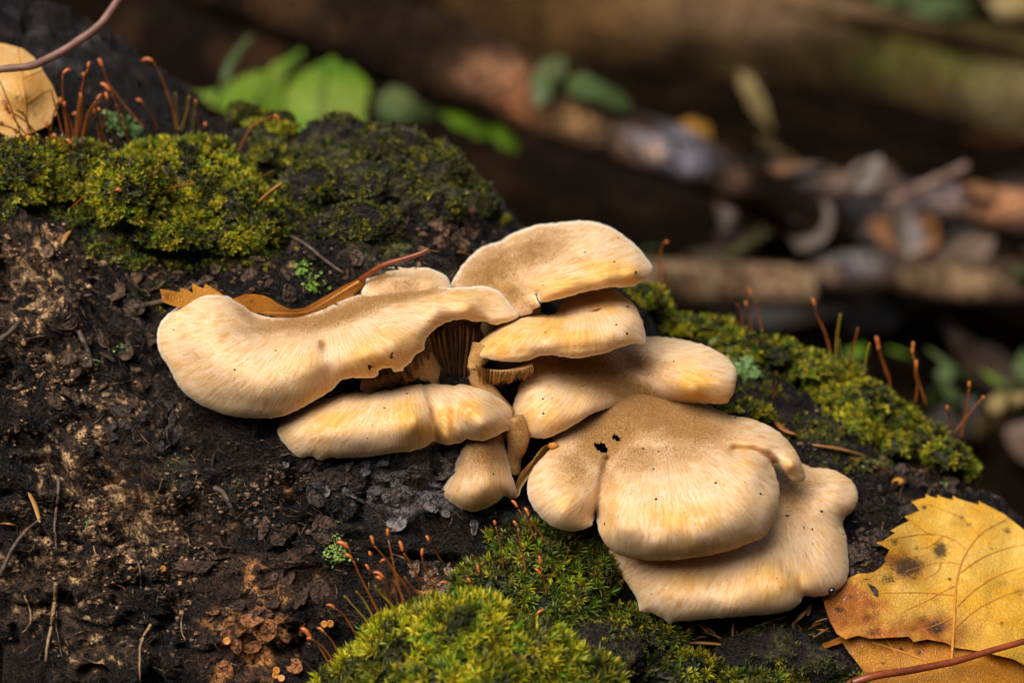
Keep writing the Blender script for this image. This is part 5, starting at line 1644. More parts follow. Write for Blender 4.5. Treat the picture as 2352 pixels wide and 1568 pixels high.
GL, GR, GB = 'moss stalks in the rusty tuft at the upper left', 'moss stalks along the mossy ridge', 'moss stalks in the foreground moss'
LEFT = [
    ([(1220, 915), (1180, 720), (1110, 530), (1060, 430)], (975, 418), 'tall rust stalk over the rounded hummock, its capsule bent flat to the left'),
    ([(1100, 905), (1040, 790), (985, 712)], (935, 688), 'short rust stalk left of the tall bent one, capsule nodding left'),
    ([(1000, 885), (870, 740), (750, 580), (708, 470)], (675, 405), 'long leaning rust stalk with an upright capsule, tallest of the crowded tuft'),
    ([(1225, 880), (1215, 760), (1208, 640)], None, 'yellow stalk without capsule, the more upright one of the pair on the hummock'),
    ([(1245, 910), (1280, 790), (1302, 660)], None, 'yellow stalk without capsule, the one tilting right of the pair on the hummock'),
    ([(1325, 900), (1335, 800), (1348, 715)], (1350, 690), 'thin stalk with a small pinkish capsule right of the yellow pair'),
    ([(1385, 980), (1372, 870), (1350, 780)], None, 'pinkish bare stalk behind the hummock crest'),
    ([(1445, 965), (1432, 900), (1420, 875)], (1408, 845), 'short stalk with a round orange capsule right of the hummock crest'),
    ([(1590, 1170), (1640, 1050), (1730, 880), (1870, 800)], (1925, 828), 'arching rust stalk bending right with a drooping capsule'),
    ([(505, 1000), (540, 740), (570, 590), (603, 480)], (618, 425), 'thick red stalk with an upright dark orange capsule, in the crowded tuft'),
    ([(480, 960), (455, 800), (432, 640), (432, 520)], (488, 480), 'thin stalk with a capsule tipped to the right, leftmost of the crowded tuft'),
    ([(560, 1000), (600, 800), (660, 700)], (705, 650), None), ([(690, 940), (735, 760), (742, 690)], (722, 635), None), ([(610, 860), (580, 815), (550, 795)], (495, 788), None),
    ([(885, 910), (820, 760), (765, 640)], (690, 575), None), ([(700, 1050), (670, 860), (655, 790)], (640, 755), None), ([(520, 1010), (545, 800), (560, 690)], (550, 640), None),
    ([(545, 960), (575, 640), (580, 540)], (572, 500), None), ([(590, 930), (620, 800), (690, 690)], (690, 650), None), ([(470, 1000), (440, 760), (420, 720)], (415, 670), None), ([(520, 990), (475, 800), (450, 740)], (440, 700), None),
    ([(350, 940), (330, 880)], (305, 835), None), ([(620, 1080), (480, 1000), (400, 960)], (350, 940), None), ([(640, 1240), (520, 1080), (400, 960)], (360, 925), None), ([(330, 1100), (220, 980), (80, 800)], (30, 740), None),
    ([(260, 1090), (140, 920), (0, 850)], None, None), ([(360, 1110), (250, 1020), (130, 930)], (90, 890), None), ([(420, 1060), (330, 1000), (230, 960)], (170, 950), None), ([(180, 1160), (80, 1060), (10, 990)], None, None), ([(120, 1280), (40, 1160), (-30, 1100)], None, None),
    ([(300, 1010), (200, 860), (60, 760)], (20, 690), None), ([(160, 1000), (120, 860), (0, 560)], None, None), ([(230, 960), (170, 800), (110, 760)], None, None), ([(830, 1010), (780, 940), (730, 860)], None, None), ([(760, 1040), (700, 900), (690, 780)], (672, 745), None),
    ([(900, 1000), (840, 870), (800, 720)], None, None), ([(450, 1000), (390, 760), (350, 620)], None, None), ([(340, 990), (360, 830), (400, 700)], None, None), ([(580, 1180), (560, 1080), (500, 1000)], (450, 960), None),
    ([(640, 1260), (630, 1350), (600, 1260)], None, None), ([(490, 1430), (560, 1370), (620, 1320)], None, None),
    ([(1080, 1430), (1120, 1345), (1190, 1292), (1345, 1258)], None, 'rust stalk lying in an arc on the front of the hummock'), ([(775, 1400), (770, 1340), (795, 1308)], (838, 1318), 'hooked orange stalk low on the front of the hummock'),
    ([(925, 1400), (1000, 1280), (1095, 1165), (1100, 1100)], None, 'straight tan stalk slanting up the middle of the hummock'), ([(1140, 1380), (1148, 1400)], (1130, 1445), 'small capsule hanging head down on the hummock front'), ([(1200, 1290), (1300, 1340), (1420, 1420)], (1460, 1465), 'brown stalk running down the right foot of the hummock')]
for i, (p, c, lab) in enumerate(LEFT):
    big = i in (9, 11, 16)
    stalk(c6(p), c6([c])[0] if c else None, 0.026 if big else 0.017, 0.55 if i < 41 else 0.95, 0.25, 'yellow' in (lab or ''), lab or 'rust coloured moss stalk crowded in the tuft beside the blurred leaf', GL, 0.036)
RIGHT_ = [
    ([(152, 320), (152, 120), (165, 40), (180, 15)], (205, 16), 'hook tipped stalk right of the topmost cap'), ([(168, 340), (180, 240), (184, 170)], (184, 148), 'shorter stalk beside the hook tipped one right of the topmost cap'),
    ([(650, 560), (642, 450), (618, 385)], None, 'bare stalk, leftmost of three rising from the ridge behind the pale lichen'), ([(705, 565), (692, 450), (676, 400)], (668, 370), 'thin faded stalk in the middle of three behind the pale lichen'),
    ([(775, 580), (745, 430), (708, 335)], (685, 305), 'dark capsuled stalk, tallest of three behind the pale lichen'), ([(1190, 715), (1150, 560), (1100, 455), (1090, 400)], (1072, 352), 'S-curved rust stalk with an upright capsule on the ridge crest'),
    ([(1215, 720), (1222, 580), (1242, 445)], None, 'greenish bare stalk right of the S-curved one'), ([(1250, 720), (1240, 660), (1234, 600)], None, 'short thin stalk close beside the greenish one'), ([(1298, 745), (1322, 640), (1348, 530)], None, 'brownish bare stalk tilting right on the ridge crest'),
    ([(1385, 815), (1396, 720), (1418, 622)], None, 'yellow green bare stalk with a bead of water'), ([(1522, 830), (1500, 740), (1475, 655)], (1455, 580), 'stalk with a pointed dark capsule at the middle of the ridge'), ([(1520, 960), (1540, 850), (1480, 690), (1472, 665)], (1470, 632), 'stalk crossing behind the pointed capsule'),
    ([(1695, 985), (1708, 860), (1700, 780)], (1700, 720), 'orange capsuled stalk in front of the twin dark capsules'), ([(1762, 1000), (1710, 830), (1680, 695)], (1676, 645), 'slender stalk carrying the lower of two stacked dark capsules'), ([(1700, 850), (1690, 740), (1682, 660)], (1680, 612), 'slender stalk carrying the upper of two stacked dark capsules'),
    ([(1908, 1135), (1896, 1060), (1890, 1030)], (1884, 995), 'short pink tipped stalk low on the ridge'), ([(1970, 1200), (2000, 1020), (2018, 900)], (2020, 850), 'straight pale stalk with an upright capsule at the lower end of the ridge'), ([(1930, 1165), (2010, 1060), (2090, 965)], (2112, 945), 'rust stalk leaning far right, crossing the straight pale one'),
    ([(265, 560), (240, 510), (225, 480)], None, 'tiny reddish stalk at the upper end of the ridge'), ([(835, 960), (845, 900), (855, 860)], None, 'short orange stalk half way down the ridge front'), ([(1000, 650), (988, 620), (978, 600)], None, 'tiny orange stalk tip on the ridge left of the S-curved one')]
for p, c, lab in RIGHT_:
    stalk(c7(p), c7([c])[0] if c else None, 0.018, 0.5, 0.1, 'green' in lab or 'yellow' in lab, lab, GR, 0.03)
BOT = [
    ([(600, 1110), (490, 900), (410, 730)], (350, 690)), ([(590, 1110), (430, 780), (385, 660)], (295, 605)), ([(800, 1180), (730, 950), (680, 800), (640, 730)], (590, 745)), ([(870, 930), (840, 820), (755, 680)], (722, 595)),
    ([(850, 1240), (790, 1080), (720, 900), (650, 590)], (645, 510)), ([(990, 990), (920, 830), (880, 710)], (885, 645)), ([(1020, 745), (960, 650), (930, 600)], (905, 560)), ([(810, 980), (750, 880), (640, 730), (555, 630)], (528, 560)),
    ([(730, 1140), (690, 900), (625, 850)], (545, 810)), ([(700, 1130), (650, 960), (610, 870)], (560, 845)), ([(1445, 880), (1420, 660), (1385, 500)], (1370, 455)), ([(1572, 980), (1592, 850), (1560, 650), (1532, 510)], (1502, 460)),
    ([(1835, 800), (1720, 600), (1620, 440)], (1580, 370)), ([(1780, 770), (1640, 540), (1540, 380)], (1490, 320)), ([(1760, 1060), (1720, 900), (1692, 770)], (1680, 695)), ([(1750, 1050), (1715, 880), (1695, 830)], (1650, 785)),
    ([(1300, 1190), (1260, 990), (1215, 890)], (1185, 850)), ([(1300, 880), (1272, 820)], (1252, 755)), ([(430, 1240), (350, 1110), (290, 1060)], (225, 1035)), ([(300, 1450), (200, 1320), (130, 1270)], (50, 1190)), ([(330, 1420), (270, 1290), (215, 1225)], (160, 1190)),
    ([(260, 1460), (170, 1310), (130, 1270)], (90, 1265)), ([(560, 1140), (480, 1000), (430, 940)], None), ([(510, 1150), (420, 1050), (345, 970)], None), ([(880, 1000), (820, 920), (760, 840)], None), ([(660, 1020), (610, 940), (590, 930)], None), ([(700, 1060), (600, 960), (560, 900)], None),
    ([(1370, 750), (1280, 730), (1220, 690)], None), ([(1010, 1170), (1000, 1110)], (992, 1040)), ([(540, 680), (528, 700)], (518, 665)), ([(540, 850), (520, 800)], (490, 755)), ([(690, 1130), (640, 1060), (500, 1140)], None), ([(1700, 600), (1665, 560)], (1655, 545)),
    ([(1620, 1070), (1750, 1065), (1830, 1105)], None), ([(1010, 880), (1000, 884)], (1055, 888)), ([(1300, 1370), (1303, 1340)], (1300, 1290)), ([(1640, 1110), (1660, 1100)], (1720, 1070)), ([(1500, 1330), (1520, 1310)], (1560, 1265)),
    ([(1330, 1400), (1340, 1395)], (1385, 1375)), ([(1380, 1560), (1390, 1558)], (1435, 1550)), ([(840, 1540), (845, 1535)], (870, 1520)), ([(520, 1360), (530, 1350)], (500, 1310)), ([(1330, 1165), (1350, 1160)], (1400, 1165))]
BLAB = {10: 'slim stalk with an orange capsule, alone left of the long one below the front cap', 11: 'long stalk with a glossy orange capsule standing in the deep green mat', 12: 'stalk leaning left out of the moss right beside the left lobe of the front cap', 13: 'longest leaning stalk, its dark capsule reaching the club shaped mushroom',
        14: 'upright stalk with the higher of two close capsules in the deep green mat', 15: 'stalk with the lower of two close capsules in the deep green mat', 16: 'stalk with a blunt capsule between the mound and the deep green mat', 4: 'tallest stalk of the fan on the moss mound, with the biggest capsule'}
for i, (p, c) in enumerate(BOT):
    near = i in (18, 19, 20, 21)
    stalk(c8(p), c8([c])[0] if c else None, 0.0155, 1.9 if i < 10 or i in (18, 19, 20, 21, 22, 23, 24, 25, 26, 36, 39, 40) else 0.75, 0.3 if i < 10 else .1, i in (22, 23, 25, 26), BLAB.get(i, 'rust coloured moss stalk fanning out of the foreground moss'), GB, 0.026)

# ------------------------------------------------------------------ autumn leaves
M_VEIN = plain('leaf_vein', (0.50, 0.22, 0.03), 0.5, (0.36, 0.14, 0.02))


def birch_material(name, base, pale, brown, veinc, net=26):
    m = NT(name)
    p = m.pos()
    n1 = m.noise(p, 0.9, 4, .6)
    n2 = m.noise(p, 5, 5, .65)
    n3 = m.noise(p, 22, 3, .6)
    wob = m.n('TexNoise', {'Vector': p, 'Scale': 1.6, 'Detail': 3}).outputs['Color']
    pw = m.n('VectorMath', {0: p, 1: wob}, operation='ADD').outputs[0]
    vo = m.n('TexVoronoi', {'Vector': pw, 'Scale': net * .42}, feature='DISTANCE_TO_EDGE').outputs[0]
    vs = m.n('TexVoronoi', {'Vector': pw, 'Scale': net * .9}, feature='DISTANCE_TO_EDGE').outputs[0]
    c = m.ramp(n1, (0.35, base), (0.65, pale))
    c = m.mix(m.attr('rot'), c, m.ramp(n2, (0.35, brown), (0.7, tuple(q * 2.2 for q in brown))))
    c = m.mix(m.ramp(vs, (0.0, 0.35), (0.07, 0.0)), c, veinc)
    c = m.mix(m.ramp(vo, (0.0, 0.5), (0.045, 0.0)), c, veinc)
    dk = m.math('ADD', m.math('MULTIPLY', m.attr('spot'), 1.35), m.math('MULTIPLY', m.math('SUBTRACT', n3, .5), 1.2))
    c = m.mix(m.ramp(dk, (0.35, 0.0), (0.8, 0.9)), c, (0.035, 0.024, 0.018))
    c = m.mix(m.ramp(m.noise(p, 7, 4, .7), (0.66, 0.0), (0.74, 0.75)), c, (0.07, 0.06, 0.03))
    m.P(Base_Color=c, Roughness=m.math('ADD', 0.42, m.math('MULTIPLY', m.attr('rot'), -0.2)))
    m.b.inputs['Specular IOR Level'].default_value = .35
    tr = m.n('BsdfTranslucent', {'Color': c})
    mx = m.n('MixShader', {0: .25, 1: m.b.outputs[0], 2: tr.outputs[0]})
    m.t.links.new(mx.outputs[0], m.out.inputs['Surface'])
    h = m.math('ADD', m.ramp(vo, (0.0, 0.0), (0.12, 1.0)), m.math('MULTIPLY', n2, 0.8))
    m.bump(h, 0.012, .7)
    return m.m


M_BIRCH = birch_material('yellow_autumn_leaf', (0.76, 0.40, 0.022), (0.80, 0.53, 0.11), (0.24, 0.075, 0.014), (0.46, 0.2, 0.02))
M_BIRCH_O = birch_material('orange_autumn_leaf', (0.55, 0.215, 0.015), (0.62, 0.30, 0.04), (0.22, 0.075, 0.012), (0.34, 0.12, 0.02))
M_BIRCH_P = birch_material('faded_autumn_leaf', (0.58, 0.28, 0.045), (0.74, 0.50, 0.20), (0.30, 0.12, 0.03), (0.40, 0.2, 0.06))


def c4(p): return [(1837.5 + q[0] * .21875, 1071.9 + q[1] * .21875) for q in p]
def c5(p): return [(1408.75 + q[0] * .4011, 1041.25 + q[1] * .4011) for q in p]


def autumn_leaf(name, label, outline, depth, mat, seed, veins=(), rots=(), spots=(), stalk_=None, grid=9, wav=.06, stalkr=.05):
    V, F, x, y = sheet(outline, depth, grid, 0.018, seed, wav, 70)
    rot = np.zeros(len(x))
    for bx, by, rx, ry, a in rots:
        rot = np.maximum(rot, a * np.exp(-((x - bx) / rx) ** 2 - ((y - by) / ry) ** 2))
    rot = np.clip(rot * (1 + .7 * fbm(np.c_[x, y, 0 * x] / 18, 3, seed + 3)), 0, 1)
    sp = np.zeros(len(x))
    for bx, by, rx, ry, a in spots:
        sp = np.maximum(sp, a * np.exp(-((x - bx) / rx) ** 2 - ((y - by) / ry) ** 2))
    e = empty(name, V[np.argmin(V[:, 2])])
    tag(e, label, 'leaf')
    mk('blade', V, F, mat, e, attrs=dict(rot=rot, spot=sp))
    T = TPS(depth)
    for i, v in enumerate(veins):
        v = np.array(v, float)
        q = spline(v, 24)
        d = T(q[:, 0], q[:, 1]) + wav * fbm(np.c_[q / 70, np.zeros(24)], 3, seed) - 0.004
        t, f = tube(at(q[:, 0], q[:, 1], d), np.linspace(.016, .006, 24) * (1.8 if i == 0 else 1), 6)
        mk('midrib' if i == 0 else 'side_vein', t, f, M_VEIN, e)
    if stalk_ is not None:
        s = np.array(stalk_, float)
        P = spline(at(*s.T), 20)
        t, f = tube(P, np.linspace(stalkr, stalkr * .75, 20), 8)
        mk('leaf_stalk', t, f, M_RED, e)
    return e


M_RED = plain('red_leaf_stalk', (0.24, 0.05, 0.012), .35, (0.12, 0.025, 0.008), 3, spec=.5)
YO = c4([(1170, 365), (1260, 335), (1318, 322), (1325, 282), (1350, 302), (1400, 318), (1448, 327), (1443, 290), (1480, 312), (1540, 330), (1612, 347), (1603, 300), (1645, 325), (1760, 365), (1882, 396), (1876, 355), (1910, 375),
         (2000, 420), (2150, 500), (2352, 660), (2600, 850), (2900, 1200), (3000, 1600), (2800, 2000), (2500, 2150)]) + \
     c5([(2290, 1175), (2100, 1130), (1960, 1110), (1905, 1082), (1800, 1062), (1720, 1076), (1690, 1046), (1580, 1052), (1470, 1058), (1400, 1040), (1330, 1062), (1280, 1030), (1240, 960), (1215, 885), (1198, 822)]) + \
     c4([(300, 1310), (345, 1270), (400, 1235), (520, 1160), (600, 1122), (700, 1115), (775, 1103), (850, 1050), (905, 990), (885, 975), (940, 868), (800, 792), (880, 772), (1000, 690), (948, 668), (1050, 610), (1160, 557), (1094, 520), (1180, 490), (1256, 457), (1220, 410)])
YD = [(1880, 1385, 45.08), (1900, 1450, 44.58), (1960, 1460, 44.58), (2010, 1245, 45.88), (2095, 1150, 47.18), (2250, 1155, 47.68), (2360, 1220, 47.68), (2450, 1320, 47.18), (2196, 1340, 46.08), (2190, 1460, 45.18), (2080, 1465, 44.78), (2050, 1350, 45.48), (2300, 1350, 46.38), (2350, 1500, 45.48), (2100, 1260, 46.48), (2480, 1540, 45.98)]
autumn_leaf('birch_leaf', 'large yellow toothed leaf with dark blotches at the lower right', YO, YD, M_BIRCH, 801, wav=.12, veins=
            [c4([(1590, 2050), (1622, 1568), (1640, 1235), (1720, 950), (1900, 700), (2150, 560)]), c4([(1640, 1240), (1500, 1310), (1300, 1420), (1080, 1520)]), c4([(1695, 1020), (1500, 1000), (1330, 1030), (1120, 1090)]),
             c4([(1760, 880), (1600, 760), (1400, 705), (1100, 730), (830, 790)]), c4([(1880, 720), (1700, 540), (1450, 430), (1300, 380)]), c4([(1632, 1350), (1300, 1320), (1000, 1320), (740, 1332)]), c4([(2020, 640), (1900, 500), (1760, 400)]),
             c4([(1628, 1480), (1850, 1280), (2100, 1130), (2450, 1020)]), c4([(1670, 1120), (1900, 960), (2150, 860), (2450, 800)]), c4([(1612, 1700), (1850, 1500), (2150, 1350), (2500, 1250)]), c4([(1622, 1568), (1450, 1650), (1250, 1720)]),
             c4([(1480, 1005), (1440, 1100), (1300, 1180)]), c4([(1500, 725), (1380, 820), (1260, 860)]), c4([(1350, 705), (1200, 600), (1120, 540)])],
            rots=[(1945, 1390, 90, 66, 1.6), (2010, 1470, 140, 36, 1.4), (2060, 1290, 60, 44, .8), (1900, 1440, 60, 60, 1.2), (2130, 1450, 100, 46, 1.2), (2085, 1305, 60, 40, .8), (2060, 1300, 50, 30, .5), (1930, 1350, 30, 30, .9), (2040, 1440, 60, 30, .9)],
            spots=[(2160, 1262, 20, 26, .75), (2085, 1300, 46, 30, .75), (2040, 1330, 26, 16, .5), (1990, 1420, 20, 14, .5), (1930, 1400, 14, 10, .6), (2055, 1245, 14, 10, .6), (2122, 1164, 9, 8, .8), (2150, 1440, 34, 22, .65), (2225, 1204, 7, 5, .9), (2210, 1188, 5, 5, .8), (2313, 1218, 9, 7, .8), (2105, 1257, 9, 8, .6), (2180, 1328, 7, 5, .8), (2102, 1332, 8, 5, .7), (2300, 1340, 22, 20, .4), (2340, 1360, 16, 16, .5), (2098, 1182, 7, 6, .6), (2010, 1450, 26, 14, .5), (1950, 1370, 16, 10, .55), (2150, 1380, 10, 6, .6), (2120, 1420, 14, 10, .5), (2230, 1300, 8, 6, .6), (2280, 1260, 9, 6, .6), (2250, 1390, 8, 7, .5), (2215, 1440, 7, 7, .55), (2300, 1430, 10, 8, .5)])
OO = c5([(1145, 1120), (1200, 1085), (1262, 1062), (1310, 1040), (1400, 1020), (1700, 1020), (1920, 1050), (2100, 1100), (2300, 1140), (2450, 1250), (2400, 1420), (2000, 1400), (1500, 1330), (1452, 1276), (1400, 1200), (1352, 1142), (1312, 1082), (1250, 1100), (1185, 1130)])
autumn_leaf('birch_leaf', 'orange brown leaf lying under the large yellow one', OO, [(1868, 1491, 44.6), (1960, 1480, 44.75), (2100, 1470, 45.12), (2250, 1500, 45.3), (1990, 1555, 44.6), (2200, 1570, 44.8), (2380, 1560, 45.6), (1930, 1470, 44.8)], M_BIRCH_O, 802,
            [c5([(1480, 1080), (1700, 1150), (1900, 1230)]), c5([(1560, 1060), (1620, 1150), (1640, 1240)])], rots=[(1900, 1480, 90, 50, 1.1), (2080, 1475, 120, 30, 1.0), (2000, 1550, 90, 30, .7)], spots=[(2070, 1492, 8, 6, .8), (2110, 1500, 9, 6, .8), (2030, 1520, 8, 6, .6)],
            stalk_=[q + (d,) for q, d in zip(c5([(1290, 1340), (1480, 1275), (1700, 1240), (1950, 1190), (2120, 1140), (2400, 1060)]), [44.1, 44.1, 44.3, 44.55, 44.75, 45.0])], stalkr=.075)
AO = [tuple(q) for q in c1([(65, 495), (100, 500), (135, 506), (190, 516), (186, 487), (235, 500), (266, 521), (262, 457), (300, 480), (332, 492), (344, 464), (385, 490), (420, 510), (450, 530), (500, 560), (540, 545), (585, 528), (640, 526), (700, 535), (745, 555), (770, 575), (800, 590), (835, 608), (870, 620), (950, 612), (1050, 555),
         (1200, 470), (1300, 425), (1330, 430), (1318, 470), (1310, 515), (1250, 560), (1150, 620), (1000, 700), (800, 740), (600, 700), (400, 640), (250, 620), (150, 600), (80, 575)])]
autumn_leaf('birch_leaf', 'orange toothed leaf pinned behind the widest cap, its red stalk pointing up and right', AO,
            [(370, 665, 45.6), (380, 690, 45.6), (440, 660, 45.95), (440, 700, 45.85), (540, 690, 46.1), (600, 680, 46.08), (640, 705, 46.1), (670, 715, 46.15), (760, 680, 46.4), (838, 638, 46.45), (830, 670, 46.6), (650, 745, 46.6), (500, 720, 46.2)], M_BIRCH_O, 803,
            [c1([(1320, 430), (1200, 500), (1050, 590), (930, 640), (700, 640)])], rots=[(380, 680, 24, 16, .9)], spots=[tuple(c1([(620, 575)])[0]) + (6, 5, .8)],
            stalk_=[q + (d,) for q, d in zip([tuple(v) for v in c1([(1290, 440), (1350, 400), (1430, 350), (1560, 310), (1660, 278), (1715, 250)])], [46.42, 46.3, 46.15, 46.05, 46.0, 46.0])], wav=.03, stalkr=.05)
PO = [(-90, 90), (-20, 95), (20, 103), (52, 112), (76, 130), (92, 150), (104, 172), (120, 196), (134, 232), (130, 260), (112, 288), (84, 300), (56, 312), (10, 320), (-60, 330), (-100, 250)]
autumn_leaf('birch_leaf', 'faded blurred tan leaf leaning at the upper left edge', PO, [(-90, 200, 48.6), (20, 103, 49.2), (100, 165, 48.9), (134, 240, 48.7), (60, 312, 48.2), (50, 220, 48.25), (0, 250, 48.5), (-40, 320, 48.2), (85, 250, 48.5)], M_BIRCH_P, 804,
            [[(62, 315), (58, 240), (50, 170), (40, 110)], [(58, 240), (95, 215), (125, 205)], [(58, 260), (20, 230), (-20, 200)], [(52, 180), (90, 165), (98, 160)]], spots=[(72, 188, 4, 5, .9), (40, 222, 4, 4, .6), (32, 232, 4, 4, .6), (78, 262, 5, 5, .6)], rots=[(40, 130, 60, 20, .35)])
# twig hanging across the upper left corner
P = spline(at(np.array([300, 262, 225, 160, 110, 70, 0, -80]), np.array([-50, 15, 62, 108, 135, 152, 160, 175]), np.array([47.2, 47, 46.9, 46.9, 46.9, 47, 47.1, 47.2])), 40)
V, F = tube(P, np.linspace(.085, .065, 40), 10, .12, 9)
tag(mk('thin_twig', V, F, plain('twig_bark', (0.20, 0.10, 0.075), .5, (0.12, 0.055, 0.04), 5)), 'blurred reddish twig hanging across the tan leaf at the upper left', 'twig')

# ------------------------------------------------------------------ little things on the log
M_NEEDLE = plain('dead_needle', (0.42, 0.20, 0.055), .4, (0.24, 0.10, 0.025), 6, spec=.45)
M_NEEDLE_D = plain('dark_needle', (0.17, 0.075, 0.025), .45, (0.08, 0.035, 0.014), 6)
M_AMBER = plain('amber_bud_scale', (0.48, 0.20, 0.04), .3, (0.30, 0.10, 0.02), 5, spec=.5, trans=.3)
M_STRAWN = plain('straw_bit', (0.40, 0.22, 0.06), .4, (0.28, 0.13, 0.03), 5)


def on_log(x, y, off=0.04):
    d, n = logd(x, y)
    if d is None:
        _, d = log_edge(x)
    return d - off


def needle(a, b, wid, mat, label, group=None, off=.06, bow=3, name='needle', cat='needle', flat=.45, d=None):
    (x0, y0), (x1, y1) = a, b
    m = ((x0 + x1) / 2 + bow * (y1 - y0) / (abs(x1 - x0) + abs(y1 - y0) + 1), (y0 + y1) / 2 - bow)
    dd = d if d else [on_log(x0, y0, off), min(on_log(*m, off), (on_log(x0, y0, off) + on_log(x1, y1, off)) / 2), on_log(x1, y1, off)]
    P = spline(at(np.array([x0, m[0], x1]), np.array([y0, m[1], y1]), np.array(dd)), 12)
    pr = np.interp(np.linspace(0, 1, 12), [0, .12, .5, .85, .95, 1], [.3, .85, 1, .75, .45, .4])
    V, F = tube(P, pr * wid / 2, 8, 0, 0, flat)
    o = mk(name, V, F, mat)
    return tag(o, label, cat, group)


needle((1866, 1021), (1995, 1049), .15, M_NEEDLE, 'glossy brown needle lying below the mossy ridge', None, .12)
needle((594, 466), (647, 421), .15, M_NEEDLE, 'bright orange needle standing in the right foot of the hummock', None, .9, 1, d=[47.3, 47.2, 47.1])
needle((598, 410), (630, 392), .06, M_NEEDLE_D, 'short pinkish needle above the bright orange one', None, .5, 1, d=[47.8, 47.7, 47.6])
needle((0, 1203), (38, 1207), .10, M_NEEDLE, 'orange needle bit at the left edge of the log', None, .12)
needle((66, 1130), (92, 1200), .10, M_STRAWN, 'olive straw bit stuck upright at the left edge of the log', None, .12)
needle((143, 560), (162, 530), .10, M_NEEDLE, 'small orange scale on the pale crumbs at the left', None, .1)
needle((110, 640), (118, 660), .06, M_STRAWN, 'tiny pale straw bit left of the orange leaf', None, .1)
G = 'dead needles heaped under the lowest cap'
NEED = [((2, 4), None)]
c9 = lambda x, y: (1470 + x * .21875, 1347.5 + y * .21875)
for i, (a, b, wd, mt, lab) in enumerate([
        ((470, 580), (920, 610), .13, M_NEEDLE, 'straight pale needle lying flat, nearest of the heap under the lowest cap'), ((975, 640), (985, 340), .11, M_NEEDLE, 'upright needle standing in the middle of the heap under the lowest cap'),
        ((860, 560), (650, 370), .13, M_NEEDLE_D, 'broad brown needle leaning left in the heap under the lowest cap'), ((730, 480), (560, 365), .10, M_NEEDLE, None), ((1380, 480), (1545, 420), .12, M_NEEDLE, 'short thick orange needle beside the dark bark lump'), ((1580, 450), (1740, 250), .12, M_NEEDLE, None),
        ((1150, 440), (1540, 310), .10, M_STRAWN, None), ((750, 350), (920, 430), .06, M_NEEDLE_D, None), ((1760, 300), (1800, 170), .09, M_NEEDLE_D, None), ((1850, 450), (2000, 470), .08, M_STRAWN, None), ((1740, 500), (1900, 540), .09, M_NEEDLE_D, None), ((1810, 400), (1960, 330), .07, M_STRAWN, None),
        ((1800, 560), (1980, 430), .08, M_NEEDLE_D, None), ((1300, 400), (1500, 330), .06, M_NEEDLE_D, None), ((1640, 400), (1700, 460), .07, M_NEEDLE, None), ((580, 540), (700, 520), .09, M_NEEDLE_D, None), ((1120, 300), (1290, 300), .07, M_STRAWN, None), ((1050, 540), (1010, 440), .05, M_NEEDLE_D, None), ((1900, 380), (1760, 450), .06, M_NEEDLE, None),
        ((1600, 520), (1820, 500), .07, M_NEEDLE_D, None), ((660, 470), (860, 540), .08, M_NEEDLE_D, None)]):
    needle(c9(*a), c9(*b), wd, mt, lab or 'dead brown needle jumbled in the shade under the lowest cap', G, .28 + .02 * (i % 7), 2)
needle((1780, 966), (1830, 998), .20, M_AMBER, 'amber bud scale lying at the foot of the mossy ridge', None, .1, -6, 'bud_scale', 'bud scale', .35)
needle((1955, 1052), (2042, 1085), .13, M_AMBER, 'curled amber sliver under the glossy needle', None, .08, 6, 'leaf_sliver', 'leaf sliver', .3)
needle((2010, 1075), (2040, 1035), .22, plain('brown_husk', (0.20, 0.10, 0.06), .6), 'brown papery husk beside the amber sliver', None, .1, 3, 'husk', 'husk', .4)
needle((1512, 706), (1548, 700), .11, M_AMBER, 'amber flake lying on the rolled yellow cap', None, 0, -2, 'leaf_flake', 'leaf flake', .3, [45.85, 45.8, 45.85]) if False else None
q = c2([(835, 552), (890, 535)])
needle(tuple(q[0]), tuple(q[1]), .10, M_AMBER, 'amber flake lying on the rolled yellow cap', None, 0, -2, 'leaf_flake', 'leaf flake', .3, [45.8, 45.75, 45.85])
q = c2([(890, 456), (965, 448)])
needle(tuple(q[0]), tuple(q[1]), .10, M_AMBER, 'amber flake wedged below the topmost cap', None, 0, -3, 'leaf_flake', 'leaf flake', .3, [46.2, 46.2, 46.3])
needle((1050, 578), (1085, 590), .10, M_NEEDLE, 'orange scale on the bark left of the topmost cap', None, .1, 2, 'bud_scale', 'bud scale', .4)
needle((1225, 1508), (1262, 1470), .14, M_AMBER, 'orange scale fallen on the foreground moss', None, .95, 2, 'bud_scale', 'bud scale', .4)
needle((1115, 1428), (1160, 1440), .12, M_AMBER, 'wet orange scale at the edge of the deep green mat', None, .85, 3, 'bud_scale', 'bud scale', .4)
needle((975, 1470), (990, 1490), .13, plain('white_chip', (0.55, 0.48, 0.36), .5), 'small whitish chip lying on the bright moss mound', None, 1.35, 2, 'chip', 'chip', .5)

